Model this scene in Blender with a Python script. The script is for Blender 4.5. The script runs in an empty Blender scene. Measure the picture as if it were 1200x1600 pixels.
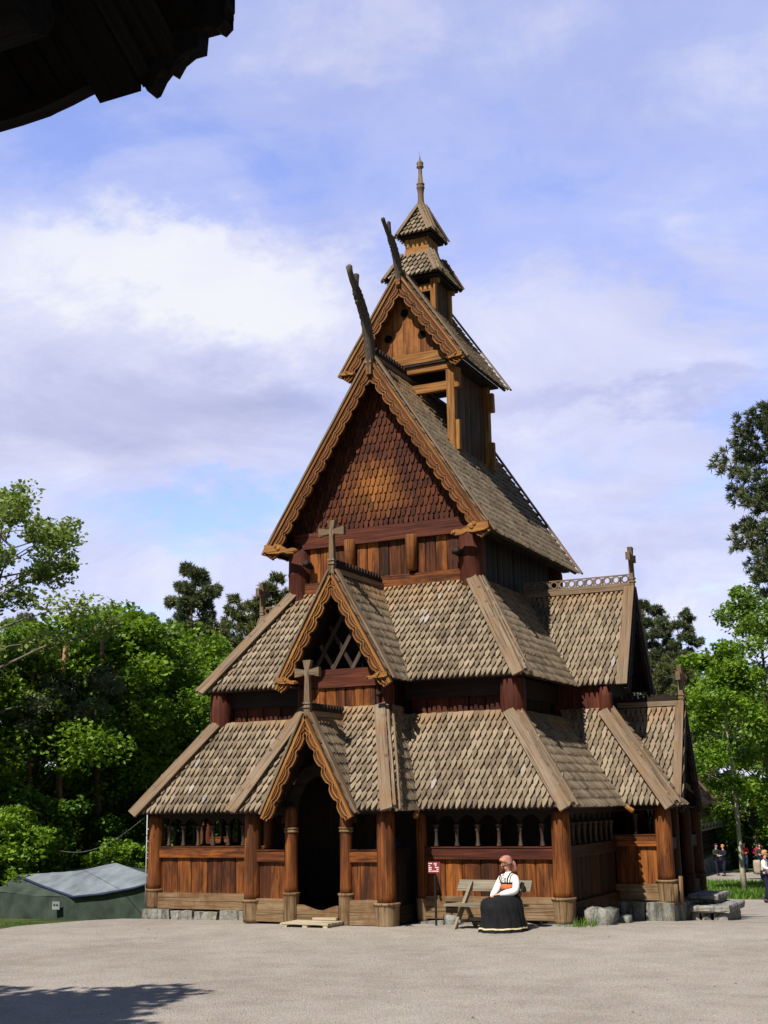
import bpy, math, random
import numpy as np
from mathutils import Vector, Matrix
random.seed(7)
RNG = np.random.default_rng(11)
SC = bpy.context.scene
COL = SC.collection
V = Vector
PI = math.pi
def R(d): return math.radians(d)

# ------------------------------------------------------------------ materials
class NT:
    def __init__(s, m):
        s.t = m.node_tree; s.t.nodes.clear()
    def n(s, typ, props=None, **inp):
        nd = s.t.nodes.new(typ)
        for k, v in (props or {}).items(): setattr(nd, k, v)
        for k, v in inp.items():
            key = k
            if k.startswith('i') and k[1:].isdigit(): key = int(k[1:])
            else: key = k.replace('_', ' ')
            sk = nd.inputs[key]
            if isinstance(v, bpy.types.NodeSocket): s.t.links.new(v, sk)
            else: sk.default_value = v
        return nd
    def math(s, op, a, b=0.0, c=0.0, clamp=False):
        return s.n('ShaderNodeMath', {'operation': op, 'use_clamp': clamp}, i0=a, i1=b, i2=c).outputs[0]
    def mix(s, fac, a, b, blend='MIX'):
        nd = s.n('ShaderNodeMix', {'data_type': 'RGBA', 'blend_type': blend})
        for idx, v in ((0, fac), (6, a), (7, b)):
            sk = nd.inputs[idx]
            if isinstance(v, bpy.types.NodeSocket): s.t.links.new(v, sk)
            else: sk.default_value = v
        return nd.outputs[2]
    def ramp(s, fac, stops, interp='LINEAR'):
        nd = s.n('ShaderNodeValToRGB', Fac=fac)
        cr = nd.color_ramp; cr.interpolation = interp
        while len(cr.elements) < len(stops): cr.elements.new(0.5)
        for e, (p, c) in zip(cr.elements, stops):
            e.position = p
            e.color = (c, c, c, 1) if not hasattr(c, '__len__') else (c[0], c[1], c[2], 1)
        return nd.outputs[0]
    def noise(s, vec, scale, detail=3.0, rough=0.55, dist=0.0):
        return s.n('ShaderNodeTexNoise', None, Vector=vec, Scale=scale, Detail=detail, Roughness=rough, Distortion=dist).outputs[0]
    def out(s, shader, disp=None):
        o = s.n('ShaderNodeOutputMaterial'); s.t.links.new(shader, o.inputs[0])
def c4(c): return (c[0], c[1], c[2], 1.0)
def newmat(name):
    m = bpy.data.materials.new(name); m.use_nodes = True
    return m, NT(m)
def scl(N, vec, xyz):
    return N.n('ShaderNodeVectorMath', {'operation': 'MULTIPLY'}, i0=vec, i1=xyz).outputs[0]

def wood(name, dark, mid, light, weather=None, rough=0.75, spec=0.25, vary=0.45, wz=(0.25, 0.55), patches=None, stain=False):
    """timber: grain runs along z of attribute 'g' (set per board); weather = bleached colour near the ground"""
    m, N = newmat(name)
    g = N.n('ShaderNodeAttribute', {'attribute_name': 'g'}).outputs['Vector']
    isl = N.n('ShaderNodeNewGeometry')
    rnd = isl.outputs['Random Per Island']; pos = isl.outputs['Position']
    grain = N.noise(scl(N, g, (26, 26, 1.3)), 1.0, 4, 0.6, 0.6)
    broad = N.noise(scl(N, g, (3.0, 3.0, 0.9)), 1.0, 3, 0.6)
    f = N.math('ADD', N.math('MULTIPLY', grain, 0.62), N.math('MULTIPLY', broad, 0.38))
    f = N.math('ADD', f, N.math('MULTIPLY', N.math('SUBTRACT', rnd, 0.5), vary * 0.5))
    col = N.ramp(f, [(0.30, dark), (0.50, mid), (0.70, light)])
    cracks = N.ramp(N.noise(scl(N, g, (40, 40, 0.8)), 1.0, 2, 0.5), [(0.36, 0.35), (0.43, 1.0)])
    col = N.mix(1.0, col, cracks, 'MULTIPLY')
    knots = N.ramp(N.n('ShaderNodeTexVoronoi', None, Vector=scl(N, g, (5, 5, 1.6)), Scale=1.0).outputs['Distance'], [(0.05, 0.35), (0.12, 1.0)])
    col = N.mix(0.8, col, knots, 'MULTIPLY')
    if patches:
        pf = N.ramp(N.noise(pos, 2.6, 4, 0.65), [(0.45, 0.0), (0.68, 1.0)])
        col = N.mix(N.math('MULTIPLY', pf, 0.75), col, c4(patches))
    if stain:
        # old tar runs: dark blotches drawn out along the grain
        sf = N.ramp(N.noise(scl(N, g, (4.5, 4.5, .8)), 1.0, 4, 0.65, .5), [(0.46, 0.0), (0.60, 1.0)])
        col = N.mix(N.math('MULTIPLY', sf, 0.7), col, c4((dark[0] * .8, dark[1] * .8, dark[2] * .9)))
    if weather:
        z = N.n('ShaderNodeSeparateXYZ', None, Vector=pos).outputs[2]
        z = N.math('ADD', z, N.math('MULTIPLY', N.math('SUBTRACT', N.noise(pos, 4.0, 4, 0.6), 0.5), 0.5))
        wf = N.n('ShaderNodeMapRange', None, Value=z, From_Min=wz[1], From_Max=wz[0], To_Min=0.0, To_Max=1.0).outputs[0]
        wcol = N.mix(1.0, c4(weather), N.ramp(grain, [(0.3, 0.5), (0.65, 1.15)]), 'MULTIPLY')
        col = N.mix(N.math('MULTIPLY', wf, 0.85), col, wcol)
    b = N.n('ShaderNodeBump', None, Strength=0.45, Distance=0.012, Height=grain)
    p = N.n('ShaderNodeBsdfPrincipled', None, Base_Color=col, Roughness=rough, Normal=b.outputs[0])
    p.inputs['Specular IOR Level'].default_value = spec
    N.out(p.outputs[0])
    return m

def shingle_mat(name, dark, mid, light, gold, goldpow, silver=0.02):
    m, N = newmat(name)
    g = N.n('ShaderNodeAttribute', {'attribute_name': 'g'}).outputs['Vector']
    up = N.n('ShaderNodeAttribute', {'attribute_name': 'up'}).outputs['Fac']
    geo = N.n('ShaderNodeNewGeometry')
    rnd = geo.outputs['Random Per Island']; pos = geo.outputs['Position']
    grain = N.noise(scl(N, g, (45, 45, 3.0)), 1.0, 3, 0.6, 0.4)
    pat = N.noise(pos, 0.8, 4, 0.6)
    f = N.math('ADD', N.math('MULTIPLY', grain, 0.4), N.math('MULTIPLY', pat, 0.35))
    f = N.math('ADD', f, N.math('MULTIPLY', rnd, 0.25))
    col = N.ramp(f, [(0.32, dark), (0.50, mid), (0.68, light)])
    gf = N.math('ADD', up, N.math('MULTIPLY', N.math('SUBTRACT', pat, 0.5), 0.9))
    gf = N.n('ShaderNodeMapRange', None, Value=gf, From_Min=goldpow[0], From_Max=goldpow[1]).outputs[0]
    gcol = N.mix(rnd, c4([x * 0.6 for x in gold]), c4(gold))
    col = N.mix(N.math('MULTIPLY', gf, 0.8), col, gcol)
    r2 = N.n('ShaderNodeTexWhiteNoise', {'noise_dimensions': '1D'}, W=rnd).outputs[0]
    sp = N.ramp(N.noise(pos, 1.1, 2, 0.5), [(0.55, 0.0), (0.7, 1.0)])
    sv = N.math('MULTIPLY', N.math('GREATER_THAN', r2, 1.0 - silver * 3.0), sp)
    col = N.mix(N.math('MULTIPLY', sv, 0.65), col, c4((0.36, 0.34, 0.34)))
    b = N.n('ShaderNodeBump', None, Strength=0.4, Distance=0.01, Height=grain)
    p = N.n('ShaderNodeBsdfPrincipled', None, Base_Color=col, Roughness=0.8, Normal=b.outputs[0])
    p.inputs['Specular IOR Level'].default_value = 0.2
    N.out(p.outputs[0])
    return m

def simple(name, col, rough=0.8, spec=0.2, nscale=6.0, var=0.3, bump=0.2, bscale=40.0, coord='Object'):
    m, N = newmat(name)
    if coord == 'Object': co = N.n('ShaderNodeTexCoord').outputs['Object']
    else: co = N.n('ShaderNodeNewGeometry').outputs['Position']
    n1 = N.noise(co, nscale, 4, 0.6)
    fac = N.ramp(n1, [(0.3, 1.0 - var), (0.7, 1.0 + var)])
    colr = N.mix(1.0, c4(col), fac, 'MULTIPLY')
    b = N.n('ShaderNodeBump', None, Strength=bump, Distance=0.01, Height=N.noise(co, bscale, 3, 0.6))
    p = N.n('ShaderNodeBsdfPrincipled', None, Base_Color=colr, Roughness=rough, Normal=b.outputs[0])
    p.inputs['Specular IOR Level'].default_value = spec
    N.out(p.outputs[0])
    return m

def leaf_mat(name, c1, c2, trans=0.35, c3=None):
    m, N = newmat(name)
    geo = N.n('ShaderNodeNewGeometry')
    rnd = geo.outputs['Random Per Island']
    n = N.noise(geo.outputs['Position'], 0.55, 3, 0.6)
    f = N.math('ADD', N.math('MULTIPLY', rnd, 0.5), N.math('MULTIPLY', n, 0.7))
    col = N.ramp(f, [(0.3, c1), (0.8, c2)])
    if c3:
        col = N.mix(N.math('MULTIPLY', N.math('GREATER_THAN', rnd, 0.9), 0.7), col, c4(c3))
    p = N.n('ShaderNodeBsdfPrincipled', None, Base_Color=col, Roughness=0.55)
    p.inputs['Specular IOR Level'].default_value = 0.3
    t = N.n('ShaderNodeBsdfTranslucent', None, Color=N.mix(1.0, col, (1.15, 1.1, 0.55, 1), 'MULTIPLY'))
    mx = N.n('ShaderNodeMixShader', None, Fac=trans, i1=p.outputs[0], i2=t.outputs[0])
    N.out(mx.outputs[0])
    return m

M = {}
M['tar'] = wood('tarred_timber', (.020, .006, .003), (.125, .034, .007), (.31, .102, .018), weather=(.30, .20, .10), wz=(.16, .42), vary=.6, stain=True)
M['barge'] = wood('barge_timber', (.032, .009, .004), (.085, .027, .008), (.155, .058, .017), vary=.3)
M['post'] = wood('tarred_post', (.045, .013, .004), (.15, .043, .009), (.28, .10, .020), weather=(.30, .20, .10), wz=(.02, .40), vary=0.25, stain=True)
M['red'] = wood('red_tarred_timber', (.024, .006, .004), (.066, .014, .007), (.13, .034, .012))
M['baluster'] = wood('baluster_timber', (.022, .014, .010), (.052, .034, .024), (.095, .066, .047))
M['tar_shaded'] = wood('shaded_side_tar', (.008, .004, .002), (.028, .011, .004), (.065, .024, .007), weather=(.16, .11, .06), wz=(-.1, .3))  # darker copy of the tar, with the shade of the side walls in its colour
M['belfry_shaded'] = wood('belfry_side_boards', (.022, .010, .004), (.062, .028, .009), (.12, .055, .017), patches=(.03, .014, .006))  # belfry boards darkened: the side walls' shade is put into the colour
M['pitch'] = wood('pitch_black_boards', (.002, .0018, .0016), (.005, .004, .0035), (.010, .008, .007), vary=.6, spec=.1)  # near-black: deep shade of storehouse roof and sound holes put into the colour
M['dark'] = wood('dark_and_shaded_timber', (.006, .004, .003), (.014, .008, .006), (.03, .016, .010), vary=.6)  # dark wood, also used as painted shade on eave boards and side barges
M['gold'] = wood('golden_timber', (.095, .034, .008), (.24, .102, .024), (.40, .20, .058), vary=0.35)
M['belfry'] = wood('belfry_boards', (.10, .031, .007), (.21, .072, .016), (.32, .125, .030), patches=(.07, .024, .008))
M['grey'] = wood('weathered_timber', (.10, .070, .046), (.175, .128, .088), (.26, .20, .145), rough=.85, spec=.15, patches=(.19, .11, .055))
M['sill'] = wood('bleached_sill', (.10, .058, .028), (.20, .128, .068), (.31, .225, .140), rough=.85, spec=.15, patches=(.11, .05, .02))
M['head'] = wood('dragon_timber', (.035, .028, .022), (.075, .058, .045), (.14, .115, .09), rough=.85)
M['bench'] = wood('bench_timber', (.12, .10, .072), (.20, .175, .13), (.29, .255, .19), rough=.85, spec=.15)
M['pallet'] = wood('pallet_timber', (.32, .26, .18), (.43, .36, .26), (.54, .47, .35), rough=.85, spec=.15)
M['shingle'] = shingle_mat('roof_shingles', (.092, .069, .047), (.186, .144, .099), (.285, .227, .161), (.30, .165, .068), (.70, 1.08))
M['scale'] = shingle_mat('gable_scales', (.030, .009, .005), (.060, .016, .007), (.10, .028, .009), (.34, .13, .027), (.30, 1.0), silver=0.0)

def stone_mat(name, a, b, moss):
    m, N = newmat(name)
    geo = N.n('ShaderNodeNewGeometry'); pos = geo.outputs['Position']
    n1 = N.noise(pos, 5.0, 5, 0.65); n2 = N.noise(pos, 34.0, 3, 0.6)
    col = N.mix(n1, c4(a), c4(b))
    col = N.mix(1.0, col, N.ramp(n2, [(0.3, .6), (0.65, 1.1)]), 'MULTIPLY')
    col = N.mix(1.0, col, N.ramp(N.noise(scl(N, pos, (9, 9, 1.2)), 1.0, 4, .65), [(0.38, .3), (0.52, 1.0)]), 'MULTIPLY')
    mf = N.ramp(N.noise(pos, 3.3, 4, 0.6), [(0.52, 0.0), (0.68, 1.0)])
    col = N.mix(N.math('MULTIPLY', mf, 0.6), col, c4(moss))
    h = N.math('ADD', n1, N.math('MULTIPLY', n2, .4))
    b_ = N.n('ShaderNodeBump', None, Strength=0.8, Distance=0.03, Height=h)
    p = N.n('ShaderNodeBsdfPrincipled', None, Base_Color=col, Roughness=0.85, Normal=b_.outputs[0])
    p.inputs['Specular IOR Level'].default_value = 0.25
    N.out(p.outputs[0]); return m
M['stone'] = stone_mat('grey_stone', (.15, .155, .14), (.34, .335, .30), (.16, .15, .07))
M['slab'] = stone_mat('step_slab', (.21, .21, .205), (.34, .33, .31), (.24, .22, .14))

# ------------------------------------------------------------------ mesh builder
class MB:
    def __init__(s): s.v = []; s.f = []; s.g = []; s.up = []; s.mi = []
    def _add(s, vs, fs, gs, up=0.0, mi=0):
        b = len(s.v)
        s.v += [V(p) for p in vs]; s.f += [[b + i for i in f] for f in fs]; s.g += gs
        s.up += [up] * len(vs); s.mi += [mi] * len(fs)
    def _off(s): return V((random.uniform(-9, 9), random.uniform(-9, 9), random.uniform(-9, 9)))
    def hexa(s, P, ax=None, mi=0):
        """P: 8 corners, bottom 4 then top 4 (same winding); grain along ax (vector)"""
        P = [V(p) for p in P]
        if ax is None: ax = P[4] - P[0]
        ax = V(ax).normalized(); t = ax.orthogonal().normalized(); u = ax.cross(t); o = s._off()
        gs = [V((p.dot(t), p.dot(u), p.dot(ax))) + o for p in P]
        s._add(P, [[3, 2, 1, 0], [4, 5, 6, 7], [0, 1, 5, 4], [1, 2, 6, 5], [2, 3, 7, 6], [3, 0, 4, 7]], gs, mi=mi)
        return s
    def box(s, x0, x1, y0, y1, z0, z1, grain='z', mi=0, j=0.0):
        ax = {'x': (1, 0, 0), 'y': (0, 1, 0), 'z': (0, 0, 1)}[grain]
        q = lambda: random.uniform(-j, j)
        P = [(x0+q(), y0+q(), z0+q()), (x1+q(), y0+q(), z0+q()), (x1+q(), y1+q(), z0+q()), (x0+q(), y1+q(), z0+q()),
             (x0+q(), y0+q(), z1+q()), (x1+q(), y0+q(), z1+q()), (x1+q(), y1+q(), z1+q()), (x0+q(), y1+q(), z1+q())]
        return s.hexa(P, ax, mi)
    def beam(s, p0, p1, w, h, up=(0, 0, 1), off=0.0):
        """bar of width w (sideways) and height h (along up) centred on p0-p1 lifted by off along up"""
        p0 = V(p0); p1 = V(p1); d = (p1 - p0).normalized(); sd = d.cross(V(up)).normalized(); u = sd.cross(d).normalized()
        P = []
        for p in (p0, p1):
            for a, b in ((-1, -1), (1, -1), (1, 1), (-1, 1)):
                P.append(p + sd * (a * w / 2) + u * (b * h / 2 + off))
        return s.hexa(P, d)
    def prism(s, poly, thick, ax=(0, 0, 1), mi=0):
        poly = [V(p) for p in poly]; t = V(thick); n = len(poly)
        nrm = V((0, 0, 0))
        for i in range(n): nrm += (poly[i] - poly[0]).cross(poly[(i + 1) % n] - poly[0])
        if nrm.dot(t) > 0: poly.reverse()
        P = poly + [p + t for p in poly]
        ax = V(ax).normalized(); a = ax.orthogonal().normalized(); b = ax.cross(a); o = s._off()
        gs = [V((p.dot(a), p.dot(b), p.dot(ax))) + o for p in P]
        fs = [list(range(n)), list(range(2 * n - 1, n - 1, -1))]
        for i in range(n):
            k = (i + 1) % n; fs.append([k, i, n + i, n + k])
        s._add(P, fs, gs, mi=mi); return s
    def strip(s, A, B, thick, ax=(0, 0, 1)):
        """band between two point rows A and B (same length) extruded by thick"""
        t = V(thick); n = len(A); o = s._off(); ax = V(ax).normalized(); a = ax.orthogonal().normalized(); b = ax.cross(a)
        P = [V(p) for p in A] + [V(p) for p in B] + [V(p) + t for p in A] + [V(p) + t for p in B]
        gs = [V((p.dot(a), p.dot(b), p.dot(ax))) + o for p in P]
        fs = []
        for i in range(n - 1):
            fs += [[i, i + 1, n + i + 1, n + i], [2*n + i, 3*n + i, 3*n + i + 1, 2*n + i + 1],
                   [i + 1, i, 2*n + i, 2*n + i + 1], [n + i, n + i + 1, 3*n + i + 1, 3*n + i]]
        fs += [[0, n, 3*n, 2*n], [n - 1, 3*n - 1, 4*n - 1, 2*n - 1]]
        s._add(P, fs, gs); return s
    def sweep(s, pts, rad, n=10, squash=1.0, up=(0, 0, 1), mi=0):
        pts = [V(p) for p in pts]; m = len(pts); o = s._off(); vs = []; gs = []; L = 0.0
        ref = V(up)
        for i, p in enumerate(pts):
            d = (pts[min(i + 1, m - 1)] - pts[max(i - 1, 0)]).normalized()
            sd = d.cross(ref)
            if sd.length < 1e-3: sd = d.orthogonal()
            sd.normalize(); u = sd.cross(d).normalized()
            if i: L += (p - pts[i - 1]).length
            r = rad[i] if hasattr(rad, '__len__') else rad
            for k in range(n):
                a = 2 * PI * k / n
                vs.append(p + sd * (math.cos(a) * r * squash) + u * (math.sin(a) * r))
                gs.append(V((math.cos(a) * r, math.sin(a) * r, L)) + o)
        fs = []
        for i in range(m - 1):
            for k in range(n):
                q = (k + 1) % n
                fs.append([i * n + k, i * n + q, (i + 1) * n + q, (i + 1) * n + k])
        fs.append(list(range(n - 1, -1, -1))); fs.append([(m - 1) * n + k for k in range(n)])
        s._add(vs, fs, gs, mi=mi); return s
    def lathe(s, x, y, prof, n=16, mi=0):
        return s.sweep([(x, y, z) for r, z in prof], [r for r, z in prof], n, up=(0, 1, 0), mi=mi)
    def shingles(s, poly, w=0.108, e=0.2, ln=0.30, lift=0.06, thick=0.05, tip=0.15, margin=0.05, jit=0.006, upfn=None, v0=-0.045):
        """pointed shingles over planar poly; poly[0]-poly[1] is the eave, left to right as seen from outside"""
        poly = [V(p) for p in poly]
        u = (poly[1] - poly[0]).normalized()
        nrm = V((0, 0, 0))
        for i in range(1, len(poly) - 1): nrm += (poly[i] - poly[0]).cross(poly[i + 1] - poly[0])
        nrm.normalize(); v = nrm.cross(u).normalized(); O = poly[0]
        P2 = [((p - O).dot(u), (p - O).dot(v)) for p in poly]
        vmax = max(b for a, b in P2); umin = min(a for a, b in P2); umax = max(a for a, b in P2)
        def inside(a, b):
            r = False; j = len(P2) - 1
            for i in range(len(P2)):
                (xi, yi), (xj, yj) = P2[i], P2[j]
                if (yi > b) != (yj > b) and a < (xj - xi) * (b - yi) / (yj - yi) + xi: r = not r
                j = i
            return r
        hw = w * 0.47
        out = [(-hw, ln), (-hw, .95 * e), (-hw * (.5 + .5 * tip + .06), .40 * e), (-hw * tip, 0.008), (hw * tip, 0.008), (hw * (.5 + .5 * tip + .06), .40 * e), (hw, .95 * e), (hw, ln)]
        rows = int(vmax / e) + 1
        for k in range(rows):
            vb = v0 + k * e
            for j in range(int((umin) / w) - 1, int(umax / w) + 2):
                uc = (j + 0.5 * (k % 2)) * w + w * .25
                tv = min(vb + 0.6 * e, vmax - .01)
                if not (inside(uc, max(tv, .01)) or (inside(uc - margin, max(tv, .01)) or inside(uc + margin, max(tv, .01)))): continue
                du = random.uniform(-jit, jit); dv = random.uniform(-jit, jit) * 1.5; dl = random.uniform(-.006, .012); sk = random.uniform(-.02, .02)
                o = s._off(); vs = []; gs = []
                lmax = min(ln, vmax - vb + .02)
                for layer in (0, 1):
                    for (a, b) in out:
                        b = min(b, lmax)
                        h = (lift + dl) * (1 - b / ln) + 0.012 - (thick if layer else 0)
                        aa = a + sk * b
                        vs.append(O + u * (uc + du + aa) + v * (vb + dv + b) + nrm * h)
                        gs.append(V((a, h, b)) + o)
                fs = [[0, 1, 2, 3, 4, 5, 6, 7]] + [[i + 1, i, 8 + i, 9 + i] for i in range(7)]
                ux = upfn(uc, vb, vmax) if upfn else vb / max(vmax, .01)
                s._add(vs, fs, gs, up=ux)
        return s
    def build(s, name, mat, parent=None, smooth=False, label=None):
        me = bpy.data.meshes.new(name)
        c = V((0, 0, 0))
        if s.v:
            lo = V([min(p[i] for p in s.v) for i in range(3)]); hi = V([max(p[i] for p in s.v) for i in range(3)])
            c = (lo + hi) / 2
        base = WORLD.get(parent.name, V((0, 0, 0))) if parent else V((0, 0, 0))
        if parent is None: c = V((c.x, c.y, lo.z))
        me.from_pydata([tuple(p - c) for p in s.v], [], s.f)
        mats = mat if isinstance(mat, (list, tuple)) else [mat]
        for m in mats: me.materials.append(m)
        if len(mats) > 1: me.polygons.foreach_set('material_index', s.mi)
        a = me.attributes.new('g', 'FLOAT_VECTOR', 'POINT')
        a.data.foreach_set('vector', np.array([tuple(q) for q in s.g], dtype=np.float32).ravel())
        if any(s.up):
            a = me.attributes.new('up', 'FLOAT', 'POINT'); a.data.foreach_set('value', np.array(s.up, dtype=np.float32))
        if smooth:
            me.polygons.foreach_set('use_smooth', [len(f) <= 4 for f in s.f])
        me.update()
        o = bpy.data.objects.new(name, me); COL.objects.link(o)
        o.location = c - base
        if parent: o.parent = parent
        WORLD[o.name] = c
        if label: o['label'] = label
        return o
WORLD = {}
def tag(o, label, cat, group=None, kind=None):
    if label: o['label'] = label
    if cat: o['category'] = cat
    if group: o['group'] = group
    if kind: o['kind'] = kind
    return o
def thing(name, base, label, cat, group=None):
    o = bpy.data.objects.new(name, None); COL.objects.link(o)
    o.empty_display_size = 0.3
    o.location = base; WORLD[o.name] = V(base)
    return tag(o, label, cat, group)
def copy_tree(o, parent=None):
    c = o.copy(); COL.objects.link(c)
    if parent: c.parent = parent
    for ch in list(o.children): copy_tree(ch, c)
    return c

def gz(x, y):
    """ground height: level in front, falling away behind the church"""
    t = (x - 11.286) * -.153 + (y + 21.636) * .988
    a = 0.0
    if t > 24.2: a = -.065 * (min(t, 40) - 22.7)
    elif t > 21.2: a = -.065 * (t - 21.2) ** 2 / 6.0
    if t > 40: a -= .028 * (min(t, 95) - 40)
    if x < -5.0 and y > -8: a -= min(.12, (-5.0 - x) * .08)
    return a
# ================================================================== camera, light, sky
def camera():
    cd = bpy.data.cameras.new('camera'); co = bpy.data.objects.new('camera', cd); COL.objects.link(co)
    cd.sensor_fit = 'VERTICAL'; cd.sensor_height = 36.0; cd.lens = 36.0 * 2004.36 / 1600
    cd.clip_start = .1; cd.clip_end = 1500
    yaw, pitch, roll = 0.4401, 0.2233, -0.0175
    f = V((-math.sin(yaw) * math.cos(pitch), math.cos(yaw) * math.cos(pitch), math.sin(pitch)))
    r = V((math.cos(yaw), math.sin(yaw), 0)); u = r.cross(f)
    r2 = r * math.cos(roll) + u * math.sin(roll); u2 = u * math.cos(roll) - r * math.sin(roll)
    m = Matrix((r2, u2, -f)).transposed().to_4x4(); m.translation = V((11.2862, -21.6362, 2.06))
    co.matrix_world = m; SC.camera = co
    return f, r2, u2
CF, CR, CU = camera()
SUN_EL, SUN_AZ = R(52), R(-9)
def light():
    ld = bpy.data.lights.new('sun', 'SUN'); lo = bpy.data.objects.new('sun', ld); COL.objects.link(lo)
    ld.energy = 5.0; ld.angle = R(.53); ld.color = (1.0, .93, .82)
    to = V((math.sin(SUN_AZ) * math.cos(SUN_EL), -math.cos(SUN_AZ) * math.cos(SUN_EL), math.sin(SUN_EL)))
    lo.rotation_euler = to.to_track_quat('Z', 'Y').to_euler(); lo.location = (0, -40, 40)
light()
def sky():
    w = bpy.data.worlds.new('World'); SC.world = w; w.use_nodes = True
    N = NT(w)
    d = N.n('ShaderNodeTexCoord').outputs['Generated']
    s = N.n('ShaderNodeTexSky', {'sky_type': 'NISHITA', 'sun_disc': False, 'sun_elevation': SUN_EL, 'sun_rotation': PI - SUN_AZ, 'air_density': 1.0, 'dust_density': .1, 'ozone_density': 2.0})
    sep = N.n('ShaderNodeSeparateXYZ', None, Vector=d)
    # thin high veil and cloud banks over the north-eastern sky, clear sky elsewhere
    vd = N.n('ShaderNodeVectorMath', {'operation': 'DOT_PRODUCT'}, i0=d, i1=(-.397, .842, .366)).outputs['Value']
    veil = N.n('ShaderNodeMapRange', {'interpolation_type': 'SMOOTHSTEP'}, Value=vd, From_Min=.62, From_Max=.86).outputs[0]
    blue = N.mix(veil, s.outputs[0], N.mix(1.0, s.outputs[0], (2.75, 2.78, 4.1, 1), 'MULTIPLY'))
    zz = N.math('MAXIMUM', sep.outputs[2], .03)
    h = N.math('ADD', zz, .22)
    px = N.math('DIVIDE', sep.outputs[0], h); py_ = N.math('DIVIDE', sep.outputs[1], h)
    P = N.n('ShaderNodeCombineXYZ', None, X=px, Y=py_, Z=0.0).outputs[0]
    n1 = N.noise(P, 1.25, 7, .58, .35); n2 = N.noise(P, 4.2, 6, .6, .5); n3 = N.noise(scl(N, P, (.5, 2.0, 1)), 2.0, 5, .55, .3)
    wx = N.math('MULTIPLY', N.math('SUBTRACT', N.noise(P, 2.6, 8, .62), .5), .30)
    def blob(az, el, ra, re, warp=1.0):
        # bank of cloud round one compass direction, its outline broken up by noise
        az = R(az); el = R(el); c = (math.sin(az), math.cos(az))
        dx = N.math('SUBTRACT', N.math('MULTIPLY', sep.outputs[0], c[1]), N.math('MULTIPLY', sep.outputs[1], c[0]))
        dx = N.math('ADD', dx, N.math('MULTIPLY', wx, warp))
        dz = N.math('ADD', N.math('SUBTRACT', sep.outputs[2], math.sin(el)), N.math('MULTIPLY', wx, .6 * warp))
        a = N.math('POWER', N.math('DIVIDE', dx, math.sin(R(ra))), 2.0); b = N.math('POWER', N.math('DIVIDE', dz, math.sin(R(re))), 2.0)
        return N.math('POWER', 2.718, N.math('MULTIPLY', N.math('ADD', a, b), -1.0))
    def addw(items):
        r = None
        for b, w in items:
            v = N.math('MULTIPLY', b, w); r = v if r is None else N.math('ADD', r, v)
        return r
    bank = addw([(blob(-33.5, 22.5, 8.5, 3.6), .50), (blob(-40, 18.0, 9, 4.0), .45), (blob(-36, 14.5, 11, 3.6), .35), (blob(-17, 19, 8, 5), .26), (blob(-14, 12, 9, 5), .20),
                 (blob(-30, 6, 30, 4.5), .30), (blob(-33.0, 13.0, 5.0, 1.0), -.75), (blob(-36, 29, 9, 3.0), -.22), (blob(-18, 34, 14, 4), .10), (blob(-41, 24, 5, 1.6), .12)])
    dens = addw([(n1, .52), (n2, .40), (n3, .24), (bank, .50)])
    cov = N.ramp(dens, [(.44, .22), (.58, .52), (.70, .92), (.84, 1.0)], 'EASE')
    cov = N.math('MULTIPLY', cov, veil)
    core = addw([(N.noise(P, 2.6, 8, .66, .6), .80), (blob(-20, 20, 60, 40), -.12), (blob(-38.5, 16.8, 9, 2.3), .24), (blob(-30, 17.6, 4, 1.4), .22), (blob(-31.0, 22.6, 5.5, 2.2), -.42), (blob(-37, 23.5, 7, 1.8), -.22), (blob(-14, 16.8, 7, .6), .25), (blob(-28, 3, 40, 5), -.10)])
    shade = N.ramp(core, [(.05, (13.2, 13.4, 14.3)), (.22, (10.6, 10.9, 13.9)), (.44, (8.4, 8.8, 12.6)), (.70, (6.4, 6.9, 10.6))])
    col = N.mix(cov, blue, shade)
    bg = N.n('ShaderNodeBackground', None, Color=col, Strength=.05)
    o = N.n('ShaderNodeOutputWorld'); N.t.links.new(bg.outputs[0], o.inputs[0])
sky()
vs = SC.view_settings; vs.view_transform = 'Standard'; vs.look = 'None'; vs.exposure = 0.45; vs.gamma = 1.0
SC.cycles.use_denoising = True
SC.cycles.max_bounces = 6; SC.cycles.diffuse_bounces = 3; SC.cycles.transparent_max_bounces = 6

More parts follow.
